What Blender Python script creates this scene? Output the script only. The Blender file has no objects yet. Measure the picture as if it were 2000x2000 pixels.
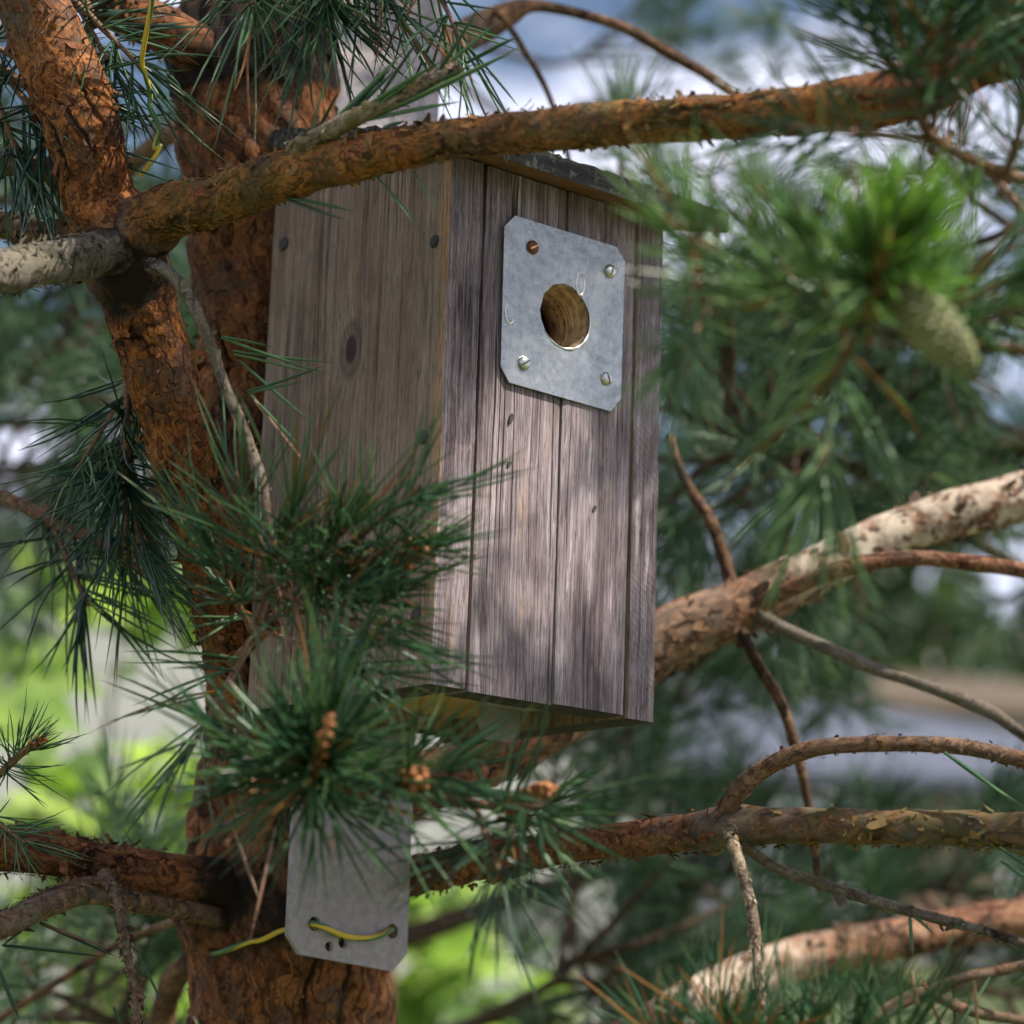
import bpy, math, random
import numpy as np
from mathutils import Vector, Matrix
PI = math.pi
C = bpy.data.collections.new('place'); bpy.context.scene.collection.children.link(C)
SC = bpy.context.scene
# ------------------------------------------------------------------ camera
PITCH, ROLL, F = 0.22005425, 0.0339096, 5200.0
CAM = np.array([0.0, 0.0, 1.55])
FW = np.array([0, math.cos(PITCH), math.sin(PITCH)])
_rt = np.array([1.0, 0, 0]); _up = np.array([0, -math.sin(PITCH), math.cos(PITCH)])
RT = math.cos(ROLL)*_rt + math.sin(ROLL)*_up
UP = -math.sin(ROLL)*_rt + math.cos(ROLL)*_up
S = 2000/1932.0; FP = F/S
cd = bpy.data.cameras.new('camera'); cam = bpy.data.objects.new('camera', cd); C.objects.link(cam)
cam.matrix_world = Matrix(((RT[0], UP[0], -FW[0], CAM[0]), (RT[1], UP[1], -FW[1], CAM[1]), (RT[2], UP[2], -FW[2], CAM[2]), (0, 0, 0, 1)))
cd.sensor_width = 36; cd.lens = 36*F/2000; cd.clip_start = 0.05; cd.clip_end = 2000
cd.dof.use_dof = True; cd.dof.focus_distance = 1.365; cd.dof.aperture_fstop = cd.lens/14.0
SC.camera = cam
DSH = [0.0]   # depth offset while one spray is being built
def P(x, y, d):
    d = d+DSH[0]
    return CAM + d*(FW + RT*(x*S-1000)/F + UP*(1000-y*S)/F)
def PIX(p):
    q = np.asarray(p)-CAM; d = q@FW
    return (1000+F*(q@RT)/d)/S, (1000-F*(q@UP)/d)/S, d
# ------------------------------------------------------------------ sky and sun
SUN = np.array([0.58, -0.24, 0.78]); SUN /= np.linalg.norm(SUN)
w = bpy.data.worlds.new('World'); SC.world = w; w.use_nodes = True
wt = w.node_tree; wt.nodes.clear()
def wn(t, **k):
    n = wt.nodes.new(t)
    for a, b in k.items(): setattr(n, a, b)
    return n
sky = wn('ShaderNodeTexSky', sky_type='NISHITA', sun_disc=False)
sky.sun_elevation = math.asin(SUN[2]); sky.sun_rotation = math.atan2(SUN[0], SUN[1]); sky.air_density = 1.0; sky.dust_density = 1.0
tc = wn('ShaderNodeTexCoord'); mp = wn('ShaderNodeMapping'); mp.inputs['Scale'].default_value = (1, 1, 2.2); mp.inputs['Location'].default_value = (9.53, 3.515, 6.65)
cn = wn('ShaderNodeTexNoise'); cn.inputs['Scale'].default_value = 4.2; cn.inputs['Detail'].default_value = 5; cn.inputs['Roughness'].default_value = .55
cr = wn('ShaderNodeValToRGB'); cr.color_ramp.elements[0].position = .41; cr.color_ramp.elements[1].position = .54
mx = wn('ShaderNodeMix', data_type='RGBA'); mx.inputs['B'].default_value = (9.8, 10.1, 12.4, 1)
bg = wn('ShaderNodeBackground'); bg.inputs['Strength'].default_value = 0.07
wo = wn('ShaderNodeOutputWorld')
L = wt.links.new
L(tc.outputs['Generated'], mp.inputs['Vector']); L(mp.outputs[0], cn.inputs['Vector']); L(cn.outputs['Fac'], cr.inputs['Fac'])
L(cr.outputs['Color'], mx.inputs['Factor']); L(sky.outputs['Color'], mx.inputs['A']); L(mx.outputs['Result'], bg.inputs['Color']); L(bg.outputs[0], wo.inputs['Surface'])
sd = bpy.data.lights.new('sun', 'SUN'); sd.energy = 5.0; sd.angle = math.radians(.5); sd.color = (1, .93, .82)
so = bpy.data.objects.new('sun', sd); C.objects.link(so)
so.rotation_mode = 'QUATERNION'; so.rotation_quaternion = Vector(SUN).to_track_quat('Z', 'Y')
vs = SC.view_settings; vs.view_transform = 'Standard'; vs.look = 'None'; vs.gamma = 1; vs.exposure = 0.78; vs.use_curve_mapping = False
SC.render.engine = 'CYCLES'
SC.cycles.max_bounces = 7; SC.cycles.diffuse_bounces = 3; SC.cycles.glossy_bounces = 3; SC.cycles.transmission_bounces = 3; SC.cycles.transparent_max_bounces = 6
# ------------------------------------------------------------------ materials
class Mat:
    def __init__(s, name, disp=False):
        s.m = bpy.data.materials.new(name); s.m.use_nodes = True; s.t = s.m.node_tree; s.t.nodes.clear()
        s.out = s.n('ShaderNodeOutputMaterial'); s.b = s.n('ShaderNodeBsdfPrincipled'); s.l(s.b.outputs[0], s.out.inputs['Surface'])
        if disp: s.m.displacement_method = 'BOTH'
    def n(s, t, **k):
        x = s.t.nodes.new(t)
        for a, b in k.items(): setattr(x, a, b)
        return x
    def l(s, a, b): s.t.links.new(a, b)
    def put(s, sock, v):
        if isinstance(v, bpy.types.NodeSocket): s.l(v, sock)
        elif isinstance(v, (tuple, list)) and len(v) == 3 and sock.type == 'RGBA': sock.default_value = (*v, 1)
        else: sock.default_value = v
    def attr(s, nm, out='Fac'): return s.n('ShaderNodeAttribute', attribute_name=nm).outputs[out]
    def obj(s): return s.n('ShaderNodeTexCoord').outputs['Object']
    def rnd(s): return s.n('ShaderNodeObjectInfo').outputs['Random']
    def noise(s, v, sc, det=2, rough=.5, dist=0, out='Fac'):
        x = s.n('ShaderNodeTexNoise'); s.l(v, x.inputs['Vector'])
        for k, q in (('Scale', sc), ('Detail', det), ('Roughness', rough), ('Distortion', dist)): x.inputs[k].default_value = q
        return x.outputs[out]
    def vor(s, v, sc, feat='F1', out='Distance', rand=1):
        x = s.n('ShaderNodeTexVoronoi', feature=feat); s.l(v, x.inputs['Vector']); x.inputs['Scale'].default_value = sc; x.inputs['Randomness'].default_value = rand
        return x.outputs[out]
    def white(s, v):
        x = s.n('ShaderNodeTexWhiteNoise', noise_dimensions='3D'); s.put(x.inputs['Vector'], v); return x.outputs['Value']
    def ma(s, op, a, b=0.0, c=0.0):
        x = s.n('ShaderNodeMath', operation=op)
        for i, q in enumerate((a, b, c)): s.put(x.inputs[i], q)
        return x.outputs[0]
    def vm(s, op, a, b):
        x = s.n('ShaderNodeVectorMath', operation=op); s.put(x.inputs[0], a)
        s.put(x.inputs['Scale'] if op == 'SCALE' else x.inputs[1], b); return x.outputs[0]
    def mix(s, f, a, b, bt='MIX'):
        x = s.n('ShaderNodeMix', data_type='RGBA', blend_type=bt); s.put(x.inputs['Factor'], f); s.put(x.inputs['A'], a); s.put(x.inputs['B'], b); return x.outputs['Result']
    def ramp(s, f, stops, ip='LINEAR'):
        x = s.n('ShaderNodeValToRGB'); s.put(x.inputs[0], f); e = x.color_ramp.elements; x.color_ramp.interpolation = ip
        while len(e) < len(stops): e.new(.5)
        for i, (p, c) in enumerate(stops):
            e[i].position = p; e[i].color = (*c, 1) if isinstance(c, tuple) else (c, c, c, 1)
        return x.outputs[0]
    def step(s, f, a, b): return s.ramp(f, [(a, 0.0), (b, 1.0)])
    def bump(s, h, dist, st=1.0):
        x = s.n('ShaderNodeBump'); s.l(h, x.inputs['Height']); x.inputs['Distance'].default_value = dist; x.inputs['Strength'].default_value = st
        s.l(x.outputs[0], s.b.inputs['Normal']); return x
    def set(s, **k):
        for a, v in k.items(): s.put(s.b.inputs[a.replace('_', ' ')], v)
        return s

def bark(name, cols, disp=True, stretch=.42, plate=62.0, layers=10.0, greyc=((.07, .062, .05), (.25, .225, .18))):
    """flaking pine bark: stepped paper-thin layers and cracked plates along the limb's own length"""
    m = Mat(name, disp)
    co = m.attr('bco', 'Vector'); r = m.attr('amp')
    wv = m.noise(co, 38, 3, .55, out='Color'); wv = m.vm('SCALE', m.vm('SUBTRACT', wv, (.5, .5, .5)), .026)
    c2 = m.vm('MULTIPLY', m.vm('ADD', co, wv), (1, 1, stretch))
    n1 = m.noise(c2, plate*.72, 3.0, .52)
    v = m.ma('MULTIPLY', n1, layers); idx = m.ma('FLOOR', v); fr = m.ma('FRACT', v)
    n2 = m.noise(c2, plate*1.9, 2.5, .55); v2 = m.ma('MULTIPLY', n2, 7.0); idx2 = m.ma('FLOOR', v2); fr2 = m.ma('FRACT', v2)
    edge = m.vor(c2, plate*.62, 'DISTANCE_TO_EDGE')
    crack = m.ma('SUBTRACT', 1.0, m.step(edge, .012, .085))
    big = m.noise(co, 17, 2); crack = m.ma('MULTIPLY', crack, m.step(big, .46, .60))
    rg = m.noise(co, 420, 3, .65)
    h = m.ma('ADD', m.ma('MULTIPLY', idx, .105), m.ma('MULTIPLY', idx2, .06))
    h = m.ma('ADD', h, m.ma('MULTIPLY', m.step(fr, 0, .12), .08))
    h = m.ma('SUBTRACT', h, m.ma('MULTIPLY', crack, .40))
    h = m.ma('ADD', h, m.ma('MULTIPLY', rg, .12))
    # colour
    comb = m.n('ShaderNodeCombineXYZ'); m.l(idx, comb.inputs[0]); m.l(idx2, comb.inputs[1]); comb.inputs[2].default_value = 3.3
    pick = m.ma('ADD', m.ma('MULTIPLY', m.white(comb.outputs[0]), .20), m.ma('ADD', m.ma('MULTIPLY', m.noise(co, 34, 4, .6), .45), m.ma('MULTIPLY', rg, .38)))
    col = m.ramp(pick, [(.30, cols[0]), (.42, cols[1]), (.54, cols[2]), (.66, cols[3]), (.78, cols[4])])
    fib = m.noise(m.vm('MULTIPLY', c2, (1, 1, .22)), 620, 3, .6)
    col = m.mix(m.ramp(fib, [(.32, .75), (.60, 0.0)]), col, m.mix(1.0, col, (.42, .34, .31), 'MULTIPLY'))
    patch = m.step(m.noise(co, 40, 5, .72), .50, .60); col = m.mix(m.ma('MULTIPLY', patch, .8), col, m.mix(rg, (.022, .015, .012), (.13, .085, .06)))
    le = m.ramp(fr, [(0, 1.0), (.07, .8), (.15, 0.0), (.95, 0.0), (1, .9)])
    le2 = m.ramp(fr2, [(0, .8), (.08, .5), (.17, 0.0), (.95, 0.0), (1, .7)])
    col = m.mix(m.ma('MAXIMUM', m.ma('MULTIPLY', le, .9), m.ma('MULTIPLY', le2, .75)), col, (.022, .010, .006))
    col = m.mix(m.ma('MULTIPLY', crack, .95), col, (.010, .006, .005))  # cracks and layer edges darkened in colour to read as shadowed crevices
    grey = m.ma('MULTIPLY', m.attr('grey'), m.step(m.noise(co, 70, 4, .65), .34, .58))
    col = m.mix(grey, col, m.mix(fib, *greyc))
    mossn = m.ma('MULTIPLY', m.attr('moss'), m.step(m.noise(co, 55, 4, .65), .38, .62))
    col = m.mix(m.ma('MULTIPLY', mossn, .85), col, m.mix(n2, (.045, .040, .010), (.17, .155, .04)))
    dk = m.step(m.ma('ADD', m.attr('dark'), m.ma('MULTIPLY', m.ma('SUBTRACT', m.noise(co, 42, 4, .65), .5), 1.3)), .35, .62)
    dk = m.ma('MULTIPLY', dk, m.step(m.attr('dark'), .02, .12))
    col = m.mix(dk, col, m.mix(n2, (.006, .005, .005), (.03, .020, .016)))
    m.set(Base_Color=col, Roughness=.85, Specular_IOR_Level=.12)
    if disp:
        d = m.n('ShaderNodeDisplacement'); d.inputs['Midlevel'].default_value = .55; m.l(h, d.inputs['Height']); m.l(r, d.inputs['Scale']); m.l(d.outputs[0], m.out.inputs['Displacement'])
    else: m.bump(h, .0012)
    return m.m
ORANGE = [(.030, .012, .007), (.105, .038, .014), (.24, .087, .025), (.36, .145, .045), (.43, .235, .11)]
TRUNKC = [(.035, .016, .010), (.11, .043, .019), (.21, .082, .032), (.29, .125, .052), (.36, .20, .11)]
BROWN = [(.035, .022, .015), (.11, .060, .034), (.19, .105, .058), (.26, .155, .09), (.33, .24, .165)]
GREYB = [(.03, .024, .02), (.075, .060, .046), (.15, .125, .095), (.23, .195, .15), (.33, .29, .23)]
PALE = [(.10, .055, .032), (.26, .17, .11), (.38, .29, .21), (.48, .40, .31), (.56, .49, .40)]
M_TRUNK = bark('bark_trunk', TRUNKC, plate=48, stretch=.24)
M_LIMB = bark('bark_limb', ORANGE, plate=70, stretch=.5)
M_BROWN = bark('bark_brown', BROWN, plate=85, stretch=.5)
M_RED = bark('bark_red', [(.05, .020, .012), (.14, .060, .034), (.26, .125, .07), (.33, .19, .12), (.42, .31, .22)], plate=62, stretch=.5, greyc=((.34, .265, .19), (.66, .57, .46)))
M_GREY = bark('bark_grey', GREYB, plate=150, stretch=.4)
M_PALE = bark('bark_pale', PALE, plate=120, stretch=.4)
M_DUSK = bark('bark_dark_twig', [(.02, .014, .010), (.05, .034, .022), (.085, .058, .038), (.12, .085, .06), (.17, .13, .10)], plate=85, stretch=.5)
M_FLAKE = {}
def flake_of(m, cols):
    f = Mat(m.name+'_flake'); co = f.attr('bco', 'Vector')
    k = f.noise(co, 160, 3, .6); f.set(Base_Color=f.mix(f.ma('MULTIPLY', f.attr('moss'), .8), f.ramp(k, [(.3, cols[0]), (.5, cols[1]), (.62, cols[2]), (.8, cols[3])]), f.mix(k, (.05, .045, .012), (.2, .18, .06))), Roughness=.8, Specular_IOR_Level=.25)
    M_FLAKE[m.name] = f.m
for m_, c_ in ((M_TRUNK, TRUNKC), (M_LIMB, ORANGE), (M_BROWN, BROWN), (M_GREY, GREYB), (M_PALE, PALE), (M_RED, BROWN), (M_DUSK, GREYB)): flake_of(m_, c_)

def needle_mat(name, stops, brown=.95, trans=.32, rough=.30):
    m = Mat(name); r = m.attr('nr'); t = m.attr('nt')
    f = m.ma('ADD', m.ma('MULTIPLY', r, .8), m.ma('MULTIPLY', m.rnd(), .2))
    col = m.ramp(f, stops)
    col = m.mix(m.step(t, .86, 1.0), col, (.16, .13, .05)); col = m.mix(m.step(r, brown, brown+.004), col, (.28, .12, .03))
    m.set(Base_Color=col, Roughness=rough, Specular_IOR_Level=.45)
    tr = m.n('ShaderNodeBsdfTranslucent'); m.l(m.mix(1.0, col, (1.3, 1.45, .8), 'MULTIPLY'), tr.inputs[0])
    ms = m.n('ShaderNodeMixShader'); ms.inputs[0].default_value = trans; m.l(m.b.outputs[0], ms.inputs[1]); m.l(tr.outputs[0], ms.inputs[2]); m.l(ms.outputs[0], m.out.inputs[0])
    return m.m
M_NEEDLE = needle_mat('needles_green', [(0, (.022, .066, .036)), (.4, (.048, .125, .058)), (.75, (.09, .185, .072)), (1, (.15, .26, .10))])
M_FRESH = needle_mat('needles_fresh', [(0, (.15, .27, .08)), (.5, (.29, .44, .14)), (1, (.45, .57, .24))], 2, .5)
M_LIGHT = needle_mat('needles_light', [(0, (.06, .14, .065)), (.5, (.155, .28, .115)), (1, (.31, .43, .19))], .96, .42)
M_DARKN = needle_mat('needles_blue_green', [(0, (.014, .045, .030)), (.5, (.028, .078, .046)), (1, (.055, .115, .052))], .985)
M_FAR = needle_mat('needles_far', [(0, (.030, .080, .050)), (.5, (.085, .165, .090)), (1, (.20, .29, .13))], .97, .38, .24)
M_DEAD = needle_mat('needles_dead', [(0, (.10, .05, .03)), (.5, (.20, .10, .06)), (1, (.30, .18, .10))], 2, .15)

def wood(name, dark, mid, light, tan, tanamt=.5, fine=900.0, saw=False, knots=(), crack=1.0, edge=None):
    m = Mat(name); o = m.obj(); off = m.n('ShaderNodeCombineXYZ'); m.l(m.ma('MULTIPLY', m.rnd(), 7.0), off.inputs[1])
    o = m.vm('ADD', o, off.outputs[0])
    kd = None
    for (kx, ky, kz, kr) in knots:
        q = m.vm('MULTIPLY', m.vm('SUBTRACT', m.obj(), (kx, ky, kz)), (1, 1, .62)); x = m.n('ShaderNodeVectorMath', operation='LENGTH'); m.l(q, x.inputs[0])
        dd = m.ma('DIVIDE', x.outputs['Value'], kr); kd = dd if kd is None else m.ma('MINIMUM', kd, dd)
    wv = m.vm('SCALE', m.vm('SUBTRACT', m.noise(m.vm('MULTIPLY', o, (1, 1, .25)), 22, 2, out='Color'), (.5, .5, .5)), .006)
    c = m.vm('ADD', o, wv)
    if kd is not None:
        bulge = m.ramp(kd, [(0, 1.0), (.25, .45), (.6, .08), (1, 0.0)]); sc = m.n('ShaderNodeCombineXYZ'); m.l(m.ma('MULTIPLY', bulge, .010), sc.inputs[1]); c = m.vm('ADD', c, sc.outputs[0])
    g1 = m.noise(m.vm('MULTIPLY', c, (1, 1, .016)), fine, 4, .66)
    g2 = m.noise(m.vm('MULTIPLY', c, (1, 1, .03)), 95, 3, .6)
    g3 = m.noise(m.vm('MULTIPLY', c, (1, 1, .35)), 40, 3, .6)
    g4 = m.noise(m.vm('MULTIPLY', c, (1, 1, .045)), 2100, 3, .65)
    f = m.ma('ADD', m.ma('MULTIPLY', g1, .45), m.ma('ADD', m.ma('MULTIPLY', g2, .22), m.ma('MULTIPLY', g3, .33)))
    col = m.ramp(f, [(.37, dark), (.49, mid), (.64, light)])
    ts = m.ma('MULTIPLY', m.step(m.noise(m.vm('MULTIPLY', c, (1, 1, .045)), 130, 4, .7), .56, .68), m.step(m.noise(o, 19, 3), .42, .62))
    col = m.mix(m.ma('MULTIPLY', ts, tanamt), col, tan)
    ws = m.ma('MULTIPLY', m.step(m.noise(m.vm('MULTIPLY', c, (1, 1, .06)), 210, 4, .75), .57, .66), m.step(m.noise(m.vm('MULTIPLY', o, (1, 1, .4)), 26, 3), .46, .60))
    col = m.mix(m.ma('MULTIPLY', ws, .6), col, tuple(min(1, q*1.55) for q in light))
    if edge:
        q_ = m.n('ShaderNodeSeparateXYZ'); m.l(m.obj(), q_.inputs[0]); ed = m.ma('ADD', q_.outputs[1], m.ma('MULTIPLY', m.ma('SUBTRACT', m.noise(m.vm('MULTIPLY', o, (1, 1, .12)), 120, 4, .7), .5), .012))
        col = m.mix(m.ma('MULTIPLY', m.ramp(ed, [(edge-.001, .85), (edge+.0045, 0.0)]), m.step(m.noise(m.vm('MULTIPLY', o, (1, 1, .3)), 60, 3), .38, .55)), col, (.46, .27, .13))
    col = m.mix(m.ramp(g4, [(.36, .85), (.50, 0.0)]), col, m.mix(1.0, col, (.35, .32, .32), 'MULTIPLY'))
    ck = m.noise(m.vm('MULTIPLY', c, (1, 1, .010)), 70, 2, .5)
    ck = m.ramp(m.ma('ABSOLUTE', m.ma('SUBTRACT', ck, .5)), [(0, 1.0), (.004, .9), (.009, 0.0)])
    ck = m.ma('MULTIPLY', ck, m.step(m.noise(m.vm('MULTIPLY', o, (1, 1, .5)), 17, 2), .50, .60)); ck = m.ma('MULTIPLY', ck, crack)
    col = m.mix(ck, col, (.018, .013, .012))
    sp = m.step(m.noise(o, 420, 2, .7), .70, .76); col = m.mix(m.ma('MULTIPLY', sp, .55), col, (.03, .025, .022))
    h = m.ma('SUBTRACT', m.ma('ADD', m.ma('MULTIPLY', g1, .8), m.ma('MULTIPLY', g4, .35)), m.ma('MULTIPLY', ck, 1.4))
    if saw:
        q = m.n('ShaderNodeSeparateXYZ'); m.l(m.vm('ADD', m.obj(), m.vm('SCALE', wv, .25)), q.inputs[0])
        sw = m.ma('SINE', m.ma('MULTIPLY', m.ma('ADD', q.outputs[2], m.ma('ADD', m.ma('MULTIPLY', q.outputs[0], .75), m.ma('MULTIPLY', m.noise(o, 60, 3), .005))), 1500)); sw = m.ma('MULTIPLY', sw, m.step(m.noise(o, 45, 3, .6), .35, .6))
        h = m.ma('ADD', h, m.ma('MULTIPLY', sw, .09)); col = m.mix(m.ramp(sw, [(.4, 0.0), (.95, .26)]), col, (.05, .04, .04))
    if kd is not None:
        col = m.mix(m.ramp(kd, [(0, 1.0), (.12, .95), (.17, .35), (.26, .5), (.34, 0.0)]), col, (.035, .016, .014))
    m.set(Base_Color=col, Roughness=m.ramp(g1, [(.3, .8), (.7, .6)]), Specular_IOR_Level=.22); m.bump(h, .0010, 1.0)
    return m.m
MAUVE = ((.050, .035, .038), (.205, .157, .166), (.45, .385, .405), (.48, .34, .23))
M_FRONT = wood('weathered_front_wood', *MAUVE, .75)
M_SAWN = wood('sawn_strip_wood', *MAUVE, .6, saw=True)
M_SIDE = wood('weathered_side_wood', (.10, .064, .046), (.235, .168, .125), (.36, .28, .215), (.45, .28, .13), .5, 420.0, edge=.0030, knots=((0, .078, .188, .034), (0, .105, .098, .014)), crack=.55)
M_SIDEB = wood('weathered_far_side_wood', (.10, .064, .046), (.235, .168, .125), (.36, .28, .215), (.45, .28, .13), .5, 420.0, knots=((0, .078, .188, .034), (0, .105, .098, .014)), crack=.55)
M_DARKW = wood('shade_dark_wood', (.006, .005, .005), (.018, .015, .014), (.05, .044, .04), (.10, .09, .07), .35)  # near-black wood: shade of undersides and inner backing put into the colour
M_UNDER = wood('bare_brown_wood', (.12, .055, .025), (.22, .11, .048), (.30, .16, .075), (.36, .21, .11), .4, crack=.3)
M_PLY = wood('yellow_plywood', (.30, .17, .055), (.44, .27, .09), (.55, .37, .15), (.6, .42, .2), .4, crack=.2)
m = Mat('bored_wood'); o = m.obj()
g = m.noise(m.vm('MULTIPLY', o, (.12, 1, .12)), 900, 3, .65); g2 = m.noise(o, 160, 4, .65)
rg = m.noise(m.vm('MULTIPLY', o, (.05, 1, .05)), 1300, 1)
col = m.ramp(m.ma('ADD', m.ma('MULTIPLY', rg, .6), m.ma('MULTIPLY', g2, .5)), [(.36, (.09, .05, .022)), (.50, (.38, .24, .12)), (.66, (.74, .55, .33))])
m.set(Base_Color=col, Roughness=.7); m.bump(m.ma('ADD', rg, m.ma('MULTIPLY', g, .5)), .0012); M_BORE = m.m
m = Mat('roof_top_board'); o = m.obj(); n = m.noise(o, 130, 5, .7); n3 = m.noise(o, 480, 3, .7)
col = m.ramp(m.noise(m.vm('MULTIPLY', o, (.06, 1, 1)), 330, 4, .65), [(.35, (.012, .011, .010)), (.55, (.045, .040, .036)), (.7, (.12, .11, .095))])
col = m.mix(m.step(n, .54, .66), col, m.mix(n3, (.06, .065, .035), (.30, .31, .23))); m.set(Base_Color=col, Roughness=.9); m.bump(m.ma('ADD', n, n3), .003); M_ROOF = m.m

def metal(name, base, rough, met, spots=.5, bumpd=.0004):
    m = Mat(name); o = m.obj()
    n1 = m.noise(o, 55, 4, .6); n2 = m.noise(o, 900, 2, .6); sc = m.noise(m.vm('MULTIPLY', o, (1, 1, .08)), 260, 3, .6)
    col = m.mix(n1, tuple(b*.60 for b in base), tuple(min(1, b*1.2) for b in base))
    col = m.mix(m.ma('MULTIPLY', m.vor(m.vm('ADD', o, m.vm('SCALE', m.noise(o, 90, 3, out='Color'), .012)), 210, 'F1', 'Color') if False else m.step(m.noise(o, 210, 3, .7), .40, .62), .55), col, tuple(b*.55 for b in base))
    col = m.mix(m.ma('MULTIPLY', m.step(m.noise(o, 620, 3, .75), .64, .70), spots), col, (.10, .10, .10))
    col = m.mix(m.ma('MULTIPLY', m.step(m.noise(o, 70, 5, .75), .62, .78), spots*.55), col, (.20, .15, .12))
    m.set(Base_Color=col, Metallic=met, Roughness=m.ramp(m.ma('ADD', m.ma('MULTIPLY', n1, .6), m.ma('MULTIPLY', sc, .4)), [(.35, rough-.08), (.65, rough+.12)]))
    m.bump(m.ma('ADD', m.ma('MULTIPLY', n1, 1.0), m.ma('MULTIPLY', n2, .05)), bumpd, .6); return m.m
M_ZINC = metal('galvanised_plate', (.42, .435, .43), .28, .88, 1.0, .0026)
M_ALU = metal('dull_aluminium', (.33, .295, .302), .60, .35, 1.0)
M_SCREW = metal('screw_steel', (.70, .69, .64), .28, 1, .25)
M_RUST = metal('screw_rust', (.20, .075, .035), .6, .5, .6)
M_NAIL = metal('nail_grey', (.055, .052, .05), .7, .3, 1.0)
m = Mat('chalk_white'); m.set(Base_Color=(.85, .86, .88), Roughness=.4); M_CHALK = m.m
m = Mat('dark_slot'); m.set(Base_Color=(.03, .028, .025), Roughness=.8); M_SLOT = m.m
m = Mat('brass_slot'); m.set(Base_Color=(.75, .38, .14), Roughness=.35, Metallic=.8); M_SLOTB = m.m
m = Mat('earth_wire'); q = m.attr('band'); n = m.noise(m.attr('bco', 'Vector'), 300, 3)
m.set(Base_Color=m.mix(m.step(m.ma('ADD', q, m.ma('MULTIPLY', n, .15)), .50, .60), (.52, .36, .03), (.05, .13, .035)), Roughness=.42); M_WIRE = m.m
m = Mat('bud_orange'); n = m.noise(m.obj(), 420, 3, .6); m.set(Base_Color=m.ramp(n, [(.3, (.11, .038, .014)), (.5, (.31, .115, .03)), (.72, (.46, .21, .065))]), Roughness=.7); M_BUD = m.m
m = Mat('cone_green'); n = m.noise(m.obj(), 130, 3, .6); e = m.attr('rim')
m.set(Base_Color=m.mix(e, m.ramp(n, [(.3, (.06, .085, .022)), (.55, (.14, .17, .05)), (.75, (.26, .27, .11))]), (.17, .12, .06)), Roughness=.42); M_CONE = m.m
def leafmat(name, a, b, c):
    m = Mat(name); col = m.ramp(m.attr('nr'), [(0, a), (.5, b), (1, c)]); m.set(Base_Color=col, Roughness=.38)
    tr = m.n('ShaderNodeBsdfTranslucent'); m.l(m.mix(1.0, col, (1.3, 1.5, .6), 'MULTIPLY'), tr.inputs[0])
    ms = m.n('ShaderNodeMixShader'); ms.inputs[0].default_value = .5; m.l(m.b.outputs[0], ms.inputs[1]); m.l(tr.outputs[0], ms.inputs[2]); m.l(ms.outputs[0], m.out.inputs[0]); return m.m
M_LEAF = leafmat('bright_leaves', (.13, .21, .07), (.26, .37, .11), (.40, .48, .17))
M_FARLEAF = leafmat('wood_leaves', (.025, .045, .028), (.05, .085, .04), (.10, .13, .05))
def flat(name, a, b, sc=6.0, rough=.85):
    m = Mat(name); m.set(Base_Color=m.mix(m.noise(m.obj(), sc, 5, .65), a, b), Roughness=rough); return m.m
M_BARKFAR = flat('far_bark', (.05, .035, .025), (.16, .10, .06), 30)
M_PLASTER = flat('pale_plaster', (.20, .205, .195), (.31, .315, .30), 3)
M_GROUND = flat('grass_ground', (.05, .085, .02), (.14, .15, .06), 2)
M_ROOFGREY = flat('grey_roof', (.060, .068, .095), (.085, .097, .135), 2)
M_TANROOF = flat('tan_roof', (.06, .042, .024), (.10, .07, .04), 2)
M_BROWNW = flat('brown_cladding', (.15, .09, .06), (.24, .15, .10), 3)
M_GREYW = flat('grey_render', (.13, .13, .145), (.20, .20, .22), 3)
M_WHITE = flat('white_paint', (.72, .72, .72), (.82, .82, .82), 5)
m = Mat('window_glass'); m.set(Base_Color=(.03, .035, .06), Roughness=.08, Specular_IOR_Level=.6); M_GLASS = m.m
# ------------------------------------------------------------------ mesh helpers
def mesh(name, V, faces, mats, parent=None, mi=None, attrs=None, smooth=True, origin=None):
    """faces: list of (n,k) index arrays"""
    V = np.asarray(V, np.float32).reshape(-1, 3)
    if origin is not None: V = V-np.asarray(origin, np.float32)
    me = bpy.data.meshes.new(name); me.vertices.add(len(V)); me.vertices.foreach_set('co', V.ravel())
    faces = [np.asarray(f, np.int32) for f in faces if len(f)]
    tot = np.concatenate([np.full(len(f), f.shape[1], np.int32) for f in faces]); lp = np.concatenate([f.ravel() for f in faces])
    me.loops.add(len(lp)); me.loops.foreach_set('vertex_index', lp)
    me.polygons.add(len(tot)); me.polygons.foreach_set('loop_start', np.concatenate([[0], np.cumsum(tot)[:-1]]).astype(np.int32)); me.polygons.foreach_set('loop_total', tot)
    for m in (mats if isinstance(mats, (list, tuple)) else [mats]): me.materials.append(m)
    if mi is not None: me.polygons.foreach_set('material_index', np.asarray(mi, np.int32))
    me.polygons.foreach_set('use_smooth', np.full(len(tot), bool(smooth)))
    for k, a in (attrs or {}).items():
        a = np.asarray(a, np.float32)
        if a.ndim == 2: me.attributes.new(k, 'FLOAT_VECTOR', 'POINT').data.foreach_set('vector', a.ravel())
        else: me.attributes.new(k, 'FLOAT', 'POINT').data.foreach_set('value', a)
    me.update(); me.validate()
    o = bpy.data.objects.new(name, me); C.objects.link(o)
    if parent is not None: o.parent = parent
    return o
def empty(name, loc, rz=0.0, parent=None):
    o = bpy.data.objects.new(name, None); C.objects.link(o); o.location = loc; o.rotation_euler = (0, 0, rz); o.empty_display_size = .05
    if parent is not None: o.parent = parent
    return o
def tag(o, label=None, cat=None, group=None, kind=None):
    for k, v in (('label', label), ('category', cat), ('group', group), ('kind', kind)):
        if v: o[k] = v
    return o
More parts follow.
